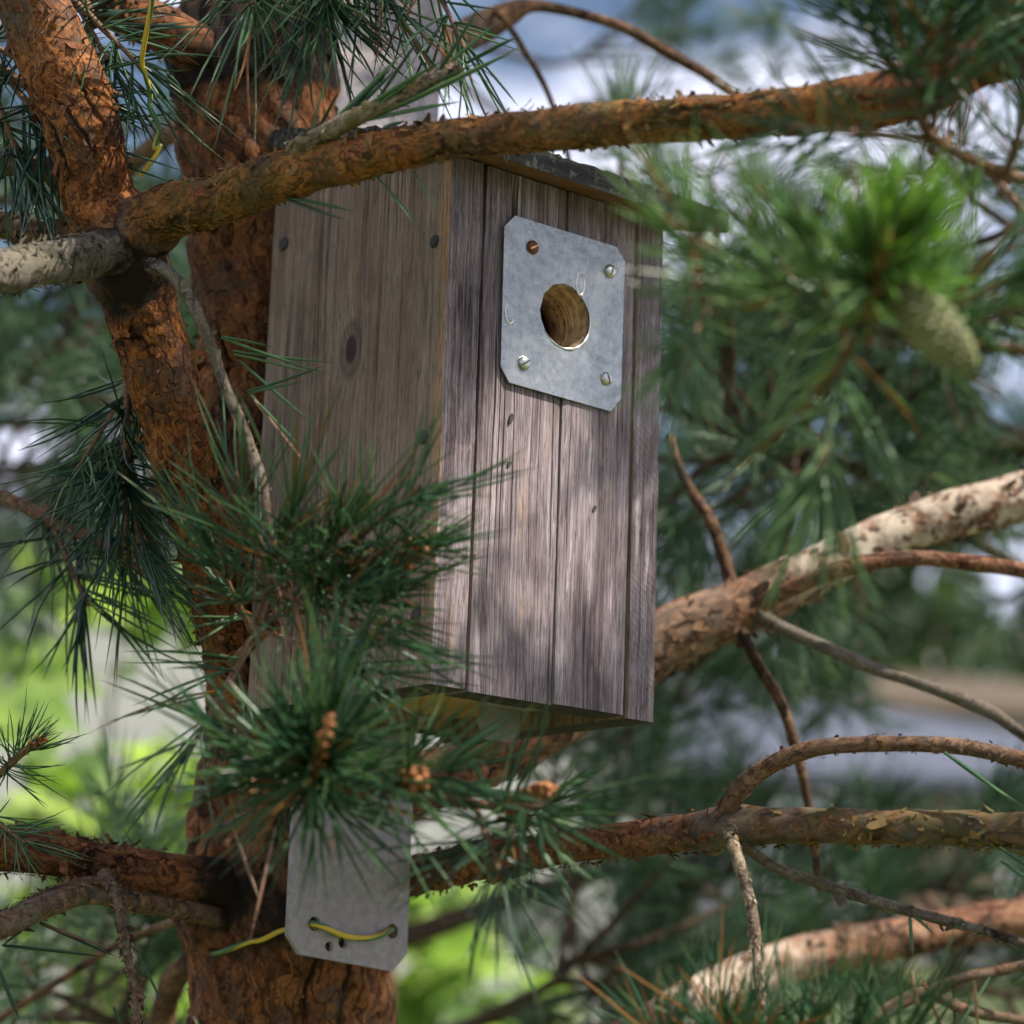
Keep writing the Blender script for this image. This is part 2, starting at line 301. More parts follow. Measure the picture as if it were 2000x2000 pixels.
class MB:
    def __init__(s): s.V = []; s.F = {}; s.M = {}; s.A = {}; s.n = 0
    def add(s, V, F, mi=0, **attrs):
        V = np.asarray(V, float).reshape(-1, 3)
        for f in F:
            f = np.asarray(f, np.int32)
            if len(f): s.F.setdefault(f.shape[1], []).append(f+s.n); s.M.setdefault(f.shape[1], []).append(np.full(len(f), mi))
        for k, a in attrs.items(): s.A.setdefault(k, []).append(np.asarray(a, float))
        s.V.append(V); s.n += len(V)
    def box(s, x0, x1, y0, y1, z0, z1, mi=0, top=None):
        z = lambda x, y: z1 if top is None else top(x, y)
        V = [(x0, y0, z0), (x1, y0, z0), (x1, y1, z0), (x0, y1, z0), (x0, y0, z(x0, y0)), (x1, y0, z(x1, y0)), (x1, y1, z(x1, y1)), (x0, y1, z(x0, y1))]
        s.add(V, [[(0, 3, 2, 1), (4, 5, 6, 7), (0, 1, 5, 4), (1, 2, 6, 5), (2, 3, 7, 6), (3, 0, 4, 7)]], mi)
    def build(s, name, mats, parent=None, smooth=False, origin=None):
        F = [np.concatenate(s.F[k]) for k in s.F]; M = np.concatenate([np.concatenate(s.M[k]) for k in s.F])
        A = {k: np.concatenate(v) for k, v in s.A.items()}
        return mesh(name, np.concatenate(s.V), F, mats, parent, M, A, smooth, origin)
RNG = np.random.default_rng(11); ORIG = {}   # world place of each thing's base
def unit(v): return v/np.maximum(np.linalg.norm(v, axis=-1, keepdims=True), 1e-12)
def spline(pts):
    """Catmull-Rom through rows of any width, 40 samples a span"""
    p = np.asarray(pts, float)
    if len(p) == 2: return p[0]+(p[1]-p[0])*np.linspace(0, 1, 41)[:, None]
    q = np.vstack([2*p[0]-p[1], p, 2*p[-1]-p[-2]]); out = []
    t = np.linspace(0, 1, 40, endpoint=False)[:, None]
    for i in range(1, len(q)-2):
        a, b, c, d = q[i-1], q[i], q[i+1], q[i+2]
        out.append(.5*(2*b+(c-a)*t+(2*a-5*b+4*c-d)*t**2+(3*b-a-3*c+d)*t**3))
    return np.vstack(out+[p[-1:]])
def frames(c):
    T = unit(np.gradient(c, axis=0)); N = np.zeros_like(T); a = np.array([0, 0, 1.0]) if abs(T[0][2]) < .9 else np.array([1.0, 0, 0])
    n = unit(np.cross(T[0], a))
    for i in range(len(T)):
        n = n-T[i]*(n@T[i]); n = n/np.linalg.norm(n); N[i] = n
    return T, N, np.cross(T, N)
def seen(c, pad=140):
    q = c-CAM; d = q@FW; x = (1000+F*(q@RT)/d)/S; y = (1000-F*(q@UP)/d)/S
    return (x > -pad) & (x < 1932+pad) & (y > -pad) & (y < 1932+pad)
def tube(mb, pts, ds=.0012, flakes=0, flen=.006, lift=.5, amp=None, spurs=0, lump=.05, world=False, spread=None):
    """a limb: rows (x, y, depth, half width[, dark, grey, moss]) in photo units become a world tube with a flaking surface"""
    rows = []
    for p in pts:
        p = list(p)+[0]*(7-len(p))
        rows.append([*(p[:3] if world else P(*p[:3])), p[3] if world else p[3]/FP*p[2], *p[4:7]])
    s = spline(rows); seg = np.linalg.norm(np.diff(s[:, :3], axis=0), axis=1); L_ = np.concatenate([[0], np.cumsum(seg)])
    vis = seen(s[:, :3]); pos = [0.0]
    while pos[-1] < L_[-1]: pos.append(pos[-1]+(ds if vis[min(np.searchsorted(L_, pos[-1]), len(vis)-1)] else ds*8))
    pos = np.array(pos); pos[-1] = L_[-1]
    s = np.stack([np.interp(pos, L_, s[:, i]) for i in range(7)], 1)
    c, r = s[:, :3], np.maximum(s[:, 3], .0004); T, N, B = frames(c)
    k = int(max(8, min(300, 2*PI*r.max()/ds))); th = np.arange(k)/k*2*PI
    off = RNG.random(3)*10
    bco = np.stack([np.cos(th)[None]*r[:, None]+off[0], np.sin(th)[None]*r[:, None]+off[1], np.repeat(pos[:, None], k, 1)+off[2]], -1)
    ph = RNG.random((6, 3)); wv = 0
    for a in range(6):
        kk = (ph[a]-.5)*2*(60+70*a)*np.array([1, 1, .7]); wv = wv+np.sin((bco*kk).sum(-1)+a*2.1)
    rr = r[:, None]*(1+lump*wv/2.4)
    V = c[:, None]+rr[..., None]*(np.cos(th)[None, :, None]*N[:, None]+np.sin(th)[None, :, None]*B[:, None])
    n = len(c); i = np.arange(n-1)[:, None]*k; j = np.arange(k)[None]; j2 = (j+1) % k
    Q = np.stack([i+j, i+j2, i+k+j2, i+k+j], -1).reshape(-1, 4)
    V = V.reshape(-1, 3); nv = len(V); am = np.minimum(.0034, .085*r) if amp is None else np.full(n, amp)
    rep = lambda a: np.repeat(a, k)
    caps = np.stack([np.full(k, nv), (j2[0]), j[0]], 1), np.stack([np.full(k, nv+1), (n-1)*k+j[0], (n-1)*k+j2[0]], 1)
    V = np.vstack([V, c[:1], c[-1:]]); e = lambda a: np.concatenate([rep(a), a[:1], a[-1:]])
    mb.add(V, [Q, np.vstack(caps)], 0, bco=np.vstack([bco.reshape(-1, 3), [off, off]]), amp=e(am), dark=e(s[:, 4]), grey=e(s[:, 5]), moss=e(s[:, 6]))
    if flakes or spurs:
        for cnt, spur in ((flakes, False), (spurs, True)):
            if not cnt: continue
            ok = np.where(seen(c, 60) & (s[:, 4] < .32))[0]
            if not len(ok): continue
            ii = RNG.choice(ok, cnt); a = RNG.random(cnt)*2*PI
            if spread: a = RNG.normal(spread[0], spread[1], cnt)
            nn = np.cos(a)[:, None]*N[ii]+np.sin(a)[:, None]*B[ii]; tt = T[ii]
            ang = RNG.normal(0, .35 if spur else .9, cnt); ax = tt*np.cos(ang)[:, None]+np.cross(nn, tt)*np.sin(ang)[:, None]
            if not spur: ax *= np.sign(RNG.random(cnt)-.5)[:, None]
            sd = np.cross(nn, ax); ln = flen*(.75 if not spur else .6)*np.exp(RNG.normal(0, .4 if not spur else .22, cnt)); wd = ln*RNG.uniform(.35, .9, cnt)
            if spur: wd = ln*.38
            lf = np.abs(RNG.normal(lift*.7, lift*.5, cnt)); base = c[ii]+nn*(r[ii]*(.97 if spur else 1.0))[:, None]
            u = np.array([-1, 0, 1.0])[None, :, None]; v = np.linspace(0, 1, 4)[None, None]; jig = RNG.normal(0, .16, (cnt, 3, 4))
            wv = wd[:, None, None]*u*(1-(.9 if spur else .5)*v**2)*.5*(1+jig); lv = ln[:, None, None]*(v-(.1 if spur else .25))*(1+jig*.6)
            hv = ln[:, None, None]*lf[:, None, None]*np.clip(v, 0, 1)**1.6*(1+jig)-(wv**2/np.maximum(r[ii], .003)[:, None, None])*.5+.0009
            G = base[:, None, None]+wv[..., None]*sd[:, None, None]+lv[..., None]*ax[:, None, None]+hv[..., None]*nn[:, None, None]
            q = np.arange(12).reshape(3, 4); qs = np.stack([q[:-1, :-1], q[1:, :-1], q[1:, 1:], q[:-1, 1:]], -1).reshape(-1, 4)
            Fk = (np.arange(cnt)[:, None, None]*12+qs[None]).reshape(-1, 4); z = np.repeat
            mb.add(G.reshape(-1, 3), [Fk], 1, bco=z(np.stack([a*.03+off[0], off[1]+a*0, pos[ii]], 1), 12, 0)+np.tile(RNG.random((12, 3))*.004, (cnt, 1)), amp=np.zeros(cnt*12), dark=np.zeros(cnt*12), grey=z(s[ii, 5], 12), moss=z(s[ii, 6], 12))
    return c, r
def limb(name, mat, specs, parent, label=None, **kw):
    mb = MB(); cs = []
    for sp in specs:
        o_ = dict(kw)
        if isinstance(sp, tuple): sp, ex = sp; o_.update(ex)
        cs.append(tube(mb, sp, **o_))
    o = mb.build(name, [mat, M_FLAKE[mat.name]], parent, True, None if parent is None else parent_origin(parent))
    if label: o['label'] = label
    return o
# ------------------------------------------------------------------ needles
def needle_verts(base, d, ln, bend, r, rings=5):
    """tapering three-sided needles, vectorised: base, d (unit), bend (offset at tip)"""
    n = len(base); t = np.linspace(0, 1, rings); prof = np.array([.75, 1, 1, .8, .12])[np.linspace(0, 4, rings).round().astype(int)]
    c = base[:, None]+d[:, None]*(ln[:, None]*t)[..., None]+bend[:, None]*(t**2)[None, :, None]
    a = unit(np.cross(d, RNG.normal(size=(n, 3)))); b = np.cross(d, a); th = np.arange(3)/3*2*PI
    V = c[:, :, None]+(r[:, None]*prof)[:, :, None, None]*(a[:, None, None]*np.cos(th)[None, None, :, None]+b[:, None, None]*np.sin(th)[None, None, :, None])
    q = []
    for i in range(rings-1):
        for j in range(3): q.append((i*3+j, i*3+(j+1) % 3, i*3+3+(j+1) % 3, i*3+3+j))
    k = rings*3; Fc = (np.arange(n)[:, None, None]*k+np.array(q)[None]).reshape(-1, 4)
    return V.reshape(-1, 3), Fc, np.repeat(RNG.random(n), k), np.tile(np.repeat(t, 3), n)
def shoot_arrays(L_, pairs, nl, a0=72, a1=28, r=.00075, rings=5, t0=.08, dens=.8, arc=None, jit=13):
    t = t0+(1-t0)*RNG.random(pairs)**dens; az = RNG.random(pairs)*2*PI
    if arc: az = RNG.normal(arc[0], arc[1], pairs)
    ang = np.radians(a0+(a1-a0)*t+RNG.normal(0, jit, pairs))
    rad = np.stack([np.cos(az), np.sin(az), 0*az], 1); d = unit(np.sin(ang)[:, None]*rad+np.cos(ang)[:, None]*np.array([0, 0, 1.0]))
    base = np.stack([0*t, 0*t, t*L_], 1)+rad*.0012
    ln = nl*RNG.normal(1, .13, pairs).clip(.55, 1.35); sid = unit(np.cross(d, RNG.normal(size=(pairs, 3))))
    bs, ds, ls, bd = [], [], [], []
    for sg in (-1, 1):
        bs.append(base+sid*sg*.0005); ds.append(unit(d+sid*sg*(.05+.09*RNG.random((pairs, 1))))); ls.append(ln*RNG.normal(1, .04, pairs))
        bd.append(sid*sg*-.05*ln[:, None]+RNG.normal(0, .11, (pairs, 3))*ln[:, None]+np.array([0, 0, .10])*ln[:, None])
    return needle_verts(np.vstack(bs), np.vstack(ds), np.concatenate(ls), np.vstack(bd), np.full(2*pairs, r)*RNG.uniform(.8, 1.15, 2*pairs), rings)
TUFT = {}
def tuft_mesh(kind, var):
    """a shoot with its needles and its thin scaly stem, along +Z from the origin"""
    if (kind, var) in TUFT: return TUFT[kind, var]
    sp = dict(long=(.085, 40, .056, 68, 24), short=(.05, 30, .052, 84, 20), burst=(.045, 62, .054, 118, 14), sparse=(.08, 16, .053, 66, 28), fresh=(.055, 70, .044, 62, 10), dark=(.075, 40, .056, 80, 24), droop=(.05, 22, .056, 95, 30), light=(.07, 30, .056, 82, 18))[kind]
    V, Fc, nr, nt = shoot_arrays(sp[0], sp[1], sp[2], sp[3], sp[4], .00095 if kind in ('fresh', 'light') else .00078)
    mb = MB(); mb.add(V, [Fc], 0, nr=nr, nt=nt)
    k = 8; z = np.linspace(-.012, sp[0], 14); th = np.arange(k)/k*2*PI; rr = np.linspace(.0019, .0013, 14)*(1+.16*np.sin(z*1900))
    R = np.stack([rr[:, None]*np.cos(th), rr[:, None]*np.sin(th), np.repeat(z[:, None], k, 1)], -1).reshape(-1, 3)
    i = np.arange(13)[:, None]*k; j = np.arange(k)[None]; mb.add(R, [np.stack([i+j, i+(j+1) % k, i+k+(j+1) % k, i+k+j], -1).reshape(-1, 4)], 1, nr=np.zeros(len(R)), nt=np.zeros(len(R)))
    mat = {'fresh': M_FRESH, 'light': M_LIGHT, 'dark': M_DARKN, 'droop': M_DARKN}.get(kind, M_NEEDLE)
    o = mb.build('needle_tuft', [mat, M_STEM], None, True); TUFT[kind, var] = o.data; bpy.data.objects.remove(o); return TUFT[kind, var]
m = Mat('shoot_stem'); m.set(Base_Color=m.ramp(m.noise(m.obj(), 700, 3, .6), [(.35, (.06, .032, .018)), (.65, (.22, .12, .06))]), Roughness=.8); M_STEM = m.m
def tuft(parent, kind, a, b, sc=None, var=None, fresh=False):
    """one shoot from photo point a towards photo point b, both (x, y, depth)"""
    A, Bp = P(*a), P(*b); d = Vector(Bp-A); var = int(RNG.integers(3)) if var is None else var
    me = tuft_mesh(kind, var); L0 = dict(long=.085, short=.05, burst=.045, sparse=.08, fresh=.055, dark=.075, droop=.05, light=.07)[kind]
    k = (d.length/L0) if sc is None else sc
    o = bpy.data.objects.new('needle_tuft', me); C.objects.link(o); o.parent = parent
    q = d.to_track_quat('Z', 'Y') @ Matrix.Rotation(RNG.random()*2*PI, 3, 'Z').to_quaternion()
    o.rotation_mode = 'QUATERNION'; o.rotation_quaternion = q; o.scale = (k,)*3; o.location = A-parent_origin(parent)
    return o
def parent_origin(p):
    while p.name not in ORIG: p = p.parent
    return ORIG[p.name]
def ico(n=1):
    t = (1+5**.5)/2; V = [(-1, t, 0), (1, t, 0), (-1, -t, 0), (1, -t, 0), (0, -1, t), (0, 1, t), (0, -1, -t), (0, 1, -t), (t, 0, -1), (t, 0, 1), (-t, 0, -1), (-t, 0, 1)]
    Fs = [(0, 11, 5), (0, 5, 1), (0, 1, 7), (0, 7, 10), (0, 10, 11), (1, 5, 9), (5, 11, 4), (11, 10, 2), (10, 7, 6), (7, 1, 8), (3, 9, 4), (3, 4, 2), (3, 2, 6), (3, 6, 8), (3, 8, 9), (4, 9, 5), (2, 4, 11), (6, 2, 10), (8, 6, 7), (9, 8, 1)]
    V = [np.array(v, float)/np.linalg.norm(v) for v in V]
    for _ in range(n):
        mid = {}; G = []
        def mp_(a, b):
            k = (min(a, b), max(a, b))
            if k not in mid: q = V[a]+V[b]; V.append(q/np.linalg.norm(q)); mid[k] = len(V)-1
            return mid[k]
        for a, b, c in Fs:
            x, y, z = mp_(a, b), mp_(b, c), mp_(c, a); G += [(a, x, z), (b, y, x), (c, z, y), (x, y, z)]
        Fs = G
    return np.array(V), np.array(Fs)
ICO1 = ico(1)
def bud_cluster(parent, a, b, n=26, size=.0021, wid=.0042):
    """spent orange pollen cones packed along a shoot tip from photo point a to b"""
    A, Bp = P(*a), P(*b); d = Bp-A; L_ = np.linalg.norm(d); d = d/L_; n1 = unit(np.cross(d, [0, .3, 1])); n2 = np.cross(d, n1); mb = MB()
    for i in range(n):
        t = (i+.5)/n; th = i*2.4; rad = wid*(1-.55*t**2); c = A+d*L_*t+rad*(n1*math.cos(th)+n2*math.sin(th)); e = unit(d*.5+n1*math.cos(th)+n2*math.sin(th))
        v = ICO1[0]*size*RNG.uniform(.75, 1.2); v = v+e*(v@e)[:, None]*.7+RNG.normal(0, size*.07, v.shape); mb.add(v+c, [ICO1[1]])
    return mb.build('bud_cluster', M_BUD, parent, True, parent_origin(parent))
def loose(parent, rows, mat=None, r=.0008, name='needle'):
    """single long needles: rows (x0, y0, d0, x1, y1, d1, sag in photo units)"""
    b, d, l, bd, rr = [], [], [], [], []
    for q in rows:
        A, Bp = P(*q[0:3]), P(*q[3:6]); v = Bp-A; sag = q[6]/FP*q[2] if len(q) > 6 else 0; be = UP*sag
        b.append(A); v = v-be; l.append(np.linalg.norm(v)); d.append(v/l[-1]); bd.append(be); rr.append(r*(q[7] if len(q) > 7 else 1))
    for i in range(len(b)):
        V, Fc, nr, nt = needle_verts(np.array(b[i:i+1]), np.array(d[i:i+1]), np.array(l[i:i+1]), np.array(bd[i:i+1]), np.array(rr[i:i+1]), 5)
        mesh(name, V, [Fc], mat or M_NEEDLE, parent, None, dict(nr=nr*.94, nt=nt), True, parent_origin(parent))
# ------------------------------------------------------------------ setting: ground
def ground_z(x, y):
    t = np.clip((y-9)/60, 0, 1); h = 6.2*t*t*(3-2*t)
    return h+np.clip(y-60, 0, 400)*.10+.15*np.sin(x*.35)*np.cos(y*.27)*np.clip((y-3)/10, 0, 1)
gx = np.sign(np.linspace(-1, 1, 121))*np.abs(np.linspace(-1, 1, 121))**2.2*420; gy = np.concatenate([np.linspace(-60, 0, 13)[:-1], np.linspace(0, 1, 120)**2*560])
X, Y = np.meshgrid(gx, gy); Z = ground_z(X, Y); nx, ny = len(gx), len(gy)
ii = np.arange(ny-1)[:, None]*nx+np.arange(nx-1)[None]
tag(mesh('ground', np.stack([X, Y, Z], -1), [np.stack([ii, ii+1, ii+nx+1, ii+nx], -1).reshape(-1, 4)], M_GROUND), kind='structure')
# ------------------------------------------------------------------ far buildings
def house(name, loc, rz, wx, dy, hw, rise, ridge, wins, mats, label, cat, parts=()):
    t = empty(name, loc, rz); tag(t, label, cat); mw, mr = mats
    b = MB(); b.box(-wx/2, wx/2, -dy/2, dy/2, -1.5, hw); b.build('wall', mw, t)
    b = MB(); e = .5; X_, Y_ = wx/2+e, dy/2+e
    V = [(-X_, -Y_, hw-.02), (X_, -Y_, hw-.02), (X_, Y_, hw-.02), (-X_, Y_, hw-.02), (-X_, -Y_, hw+.16), (X_, -Y_, hw+.16), (X_, Y_, hw+.16), (-X_, Y_, hw+.16), (ridge[0], 0, hw+rise), (ridge[1], 0, hw+rise)]
    b.add(V, [[(0, 3, 2, 1), (0, 1, 5, 4), (1, 2, 6, 5), (2, 3, 7, 6), (3, 0, 4, 7), (4, 5, 9, 8), (6, 7, 8, 9)], [(5, 6, 9), (7, 4, 8)]]); b.build('roof', mr, t)
    for (x, z, w_, h_, *m_) in wins:
        y = -dy/2; b = MB(); f = .12
        b.box(x-w_/2-f, x+w_/2+f, y-.07, y-.005, z-f, z); b.box(x-w_/2-f, x+w_/2+f, y-.07, y-.005, z+h_, z+h_+f)
        b.box(x-w_/2-f, x-w_/2, y-.07, y-.005, z, z+h_); b.box(x+w_/2, x+w_/2+f, y-.07, y-.005, z, z+h_); b.box(x-.04, x+.04, y-.06, y-.005, z, z+h_)
        wo_ = b.build('window', M_WHITE, t); b = MB(); b.box(x-w_/2, x+w_/2, y-.04, y-.004, z, z+h_); b.build('pane', M_GLASS, wo_)
    for (x0, x1, z0, z1, m_, nm) in parts:
        b = MB(); b.box(x0, x1, -dy/2-.03, -dy/2-.004, z0, z1); b.build(nm, m_, t)
    return t
q = P(1640, 1490, 46); house('house', (q[0], q[1]+3, q[2]-2.7), 0, 15, 7, 2.7, 2.25, (-5.5, -2.0), [(-.9, .9, 1.5, 1.3), (2.9, .5, 1.2, 1.4), (5.4, .8, 1.2, 1.2), (-4.8, .9, 1.2, 1.2)], (M_GREYW, M_ROOFGREY), 'blurred distant house with a wide hipped grey roof beyond the branches', 'house', [(.5, 6.9, .1, 2.5, M_BROWNW, 'brown_cladding')])
q = P(1980, 1360, 70); house('house', (q[0], q[1]+3, q[2]-2.6), .2, 10, 6, 2.6, 1.5, (-4.4, 4.4), [(-2.4, .9, 1, 1.1), (1.5, .9, 1, 1.1)], (M_PLASTER, M_TANROOF), 'small distant building with a tan roof at the right edge', 'house')
q = P(330, 1330, 30); house('house', (q[0], q[1]+2, q[2]-2.2), .55, 10.5, 5, 3.6, 1.5, (-5, 5), [(-4.6, 1.9, .5, .9)], (M_PLASTER, M_ROOFGREY), 'pale plastered house wall glimpsed behind the bright leaves', 'house')
# ------------------------------------------------------------------ the far wood on the hillside
mb = MB(); r_ = np.random.default_rng(5)
for i in range(150):
    y = r_.uniform(75, 150); x = r_.uniform(-.42, .46)*y; h = r_.uniform(7, 13); z0 = float(ground_z(x, y)); n = 420
    t = r_.random(n)**.8; rad = h*.24*(1-t)**.7*(.45+.55*r_.random(n))+.15; a = r_.random(n)*2*PI
    c = np.stack([x+rad*np.cos(a), y+rad*np.sin(a), z0+h*(.16+.84*t)], 1); s_ = h*.035*r_.uniform(.6, 1.5, n)
    u = unit(r_.normal(size=(n, 3))); v = unit(np.cross(u, r_.normal(size=(n, 3))))
    V = np.stack([c-u*s_[:, None], c+v*s_[:, None]*.7, c+u*s_[:, None], c-v*s_[:, None]*.7], 1).reshape(-1, 3)
    mb.add(V, [np.arange(4*n).reshape(-1, 4)], 0, nr=np.repeat(np.clip(r_.random(n)*.7+.3*r_.random(), 0, 1), 4))
    k = np.arange(6)/6*2*PI; V = np.concatenate([np.stack([x+.16*np.cos(k), y+.16*np.sin(k), k*0+z0-.3], 1), np.stack([x+.05*np.cos(k), y+.05*np.sin(k), k*0+z0+h*.8], 1)])
    j = np.arange(6); mb.add(V, [np.stack([j, (j+1) % 6, (j+1) % 6+6, j+6], 1)], 1, nr=np.zeros(12))
tag(mb.build('far_wood', [M_FARLEAF, M_BARKFAR]), 'hazy dark green wood on the hillside behind the far house', 'wood', kind='stuff')
# ------------------------------------------------------------------ bright leafy bushes
def leafy(name, roots, spots, label, n, size, dep):
    r_ = np.random.default_rng(len(spots)+n); base = P(*roots); base[2] = float(ground_z(base[0], base[1]))
    t = empty(name, base); tag(t, label, 'bush', 'bright green leafy bushes'); mb = MB(); cen = []
    for (x, y, d, sp) in spots: cen.append((P(x, y, d), sp/FP*d))
    for c, sp in cen:
        k = 7; pts = spline([base+(r_.normal(0, .05, 3))*np.array([1, 1, 0]), base*.45+c*.55+r_.normal(0, .12, 3), c]); th = np.arange(k)/k*2*PI
        T, N, B = frames(pts); rr = np.linspace(.016, .004, len(pts)); V = (pts[:, None]+rr[:, None, None]*(np.cos(th)[None, :, None]*N[:, None]+np.sin(th)[None, :, None]*B[:, None])).reshape(-1, 3)
        i = np.arange(len(pts)-1)[:, None]*k; j = np.arange(k)[None]; mb.add(V, [np.stack([i+j, i+(j+1) % k, i+k+(j+1) % k, i+k+j], -1).reshape(-1, 4)])
    mb.build('stem', M_BARKFAR, t, True, base)
    mb = MB()   # each leaf a folded, five-lobed blade
    lob = np.array([(0, 0), (.32, -.10), (.30, .22), (.62, .34), (.34, .55), (.24, .66), (0, 1.12), (-.24, .66), (-.34, .55), (-.62, .34), (-.30, .22), (-.32, -.10)])
    for c, sp in cen:
        for _ in range(n):
            p = c+r_.normal(0, sp*.5, 3); s_ = size*r_.uniform(.6, 1.25); nrm = unit(np.array([r_.normal(0, .6), r_.normal(-.2, .6), 1.0])); a = unit(np.cross(nrm, r_.normal(size=3))); b = np.cross(nrm, a)
            V = p+s_*(lob[:, :1]*a+lob[:, 1:]*b+(np.abs(lob[:, :1])*.28-(lob[:, 1:]**2)*.18)*nrm); mid = p+s_*(.45*b-.05*nrm)
            V = np.vstack([V, mid]); j = np.arange(12); mb.add(V, [np.stack([j, (j+1) % 12, np.full(12, 12)], 1)], 0, nr=np.full(13, r_.random()))
    mb.build('leaves', M_LEAF, t, True, base); return t
leafy('leafy_bush', (150, 2400, 4.6), [(60, 1180, 4.4, 120), (20, 1330, 4.3, 120), (160, 1480, 4.2, 150), (60, 1560, 4.3, 120), (260, 1560, 4.4, 120), (330, 1470, 4.8, 80), (120, 1700, 4.4, 130), (280, 1760, 4.5, 130), (350, 1850, 4.5, 80), (40, 1800, 4.6, 130), (150, 1090, 4.8, 70), (230, 1180, 5, 70), (420, 1150, 5, 60), (200, 1900, 4.5, 140)], 'bright yellow green leafy bush behind the lower left pine branches', 11, .12, 4)
leafy('leafy_bush', (800, 2500, 4.7), [(790, 1780, 4.5, 100), (860, 1720, 4.6, 90), (800, 1880, 4.5, 110), (900, 1860, 4.6, 100), (760, 1950, 4.6, 120), (950, 1940, 4.7, 100), (870, 2000, 4.6, 120)], 'bright green leafy bush right of the trunk under the nest box', 13, .12, 4)
# ------------------------------------------------------------------ neighbouring pines (out of focus)
def pine(label, trunk, sprays, n_tw, seed, nl=.058, dens=1.0, top=4.5, flip=False):
    global RNG
    RNG = np.random.default_rng(seed); b = P(*trunk); b[2] = float(ground_z(b[0], b[1])); t = empty('background_pine', b); ORIG[t.name] = b
    tag(t, label, 'pine tree', 'neighbouring pines behind the nest box tree')
    mb = MB(); tube(mb, [(*b, .085), (b[0]+.03, b[1], 2.0, .065), (b[0]-.04, b[1]+.05, top, .03)], ds=.006, world=True); mb.build('trunk', [M_BROWN, M_FLAKE['bark_brown']], t, True, b)
    fol = MB(); wd = MB()
    for spn in sprays:
        dn = dens; wd = MB()
        if isinstance(spn, tuple): spn, dn = spn
        if flip: spn = spn[::-1]
        c = spline([P(*q) for q in spn]); tail = len(c); c0 = np.array([b[0], b[1], c[0][2]-.10]); c = np.vstack([spline([c0, c[0]])[:-1], c]) if np.linalg.norm(c0-c[0]) > .15 else c; lead = len(c)-tail
        sg = np.concatenate([[0], np.cumsum(np.linalg.norm(np.diff(c, axis=0), axis=1))]); Ltot = sg[-1]
        tube(wd, [(*c[i], (.011-.008*sg[i]/Ltot)) for i in np.linspace(0, len(c)-1, 9).astype(int)], ds=.004, world=True)
        T, N, B = frames(c); sh = [(c[-1], T[-1])]
        vis = np.where(seen(c, 350) & (np.arange(len(c)) >= lead))[0]; vis = vis if len(vis) else np.arange(lead, len(c))
        for k in range(int(n_tw*dn)):
            i = int(RNG.choice(vis)); a = RNG.random()*2*PI; side = np.cos(a)*N[i]+np.sin(a)*B[i]; dr = unit(T[i]*RNG.uniform(.3, 1)+side*.9+np.array([0, 0, .25])); ln = RNG.uniform(.05, .20); e = c[i]+dr*ln
            tube(wd, [(*c[i], .0034), (*(c[i]+dr*ln*.5+RNG.normal(0, .006, 3)), .003), (*e, .0022)], ds=.004, world=True, lump=.15)
            sh.append((e-dr*.03, unit(dr+RNG.normal(0, .25, 3))))
            if RNG.random() < .6: sh.append((c[i]+dr*ln*.45, unit(dr+side*.3+RNG.normal(0, .5, 3))))
        wd.build('branch', [M_DUSK, M_FLAKE['bark_brown']], t, True, b)
        for (p, dr) in sh:
            V, Fc, nr, nt = shoot_arrays(RNG.uniform(.05, .09), int(32*RNG.uniform(.7, 1.2)), nl, 74, 24, .00085, 3)
            q = np.array(Vector(dr).to_track_quat('Z', 'Y').to_matrix()); fol.add(V@q.T+p, [Fc], 0, nr=nr*.75+.25*RNG.random(), nt=nt)
    fol.build('crown', M_FAR, t, True, b); return t
pine('neighbouring pine filling the right side with blurred needle sprays', (2450, 1500, 2.9), [
    [(1560, 860, 2.2), (1500, 850, 2.1), (1400, 830, 2.0), (1270, 770, 1.95)], ([(2150, 520, 2.8), (1800, 580, 2.6), (1400, 640, 2.4)], .8),
    [(2150, 930, 2.9), (1800, 900, 2.7), (1330, 960, 2.4)], ([(2150, 280, 2.4), (1900, 320, 2.3), (1700, 330, 2.2)], .35), ([(2150, 30, 2.5), (1900, 60, 2.4), (1680, 110, 2.3)], .35),
    ([(2150, 1030, 3.0), (1900, 1010, 2.8), (1700, 1000, 2.7)], .3), ([(2150, 620, 2.3), (1900, 610, 2.2), (1780, 600, 2.2)], .5), ([(2150, 420, 2.1), (1950, 430, 2.0), (1800, 470, 2.0)], .5),
    ([(2150, 160, 3.4), (1700, 120, 3.2), (1500, 60, 3.1)], .1), [(2150, 850, 2.4), (1800, 840, 2.3), (1500, 900, 2.2)]], 19, 21)
pine('neighbouring pine whose blurred needles close the lower middle', (590, 1800, 3.2), [
    ([(960, 1440, 2.9), (1100, 1400, 2.6), (1270, 1350, 2.5)], .8), ([(960, 1560, 3.0), (1100, 1530, 2.8), (1240, 1490, 2.6)], .8), ([(1150, 1640, 2.8), (1350, 1690, 2.6), (1450, 1740, 2.5)], .9),
    ([(1040, 1860, 2.2), (1090, 1810, 2.2), (1180, 1830, 2.3)], .6), [(1180, 1990, 2.8), (1300, 1920, 2.5), (1560, 1900, 2.4)], [(1100, 1640, 2.9), (1500, 1650, 2.7), (1850, 1690, 2.6)], [(1200, 1840, 2.6), (1600, 1850, 2.5), (1950, 1880, 2.4)],
    [(850, 1300, 3), (1150, 1240, 2.7), (1290, 1260, 2.6)], [(1300, 1000, 3.2), (1320, 930, 3.0), (1330, 840, 2.9)], ([(1000, 260, 4.2), (1100, 200, 4.0), (1300, 160, 3.9)], .22), ([(950, 100, 3.9), (1060, 120, 3.8), (1180, 60, 3.7)], .22), ([(1200, 330, 3.6), (1320, 320, 3.5), (1450, 360, 3.4)], .3)], 15, 22, top=5.2)
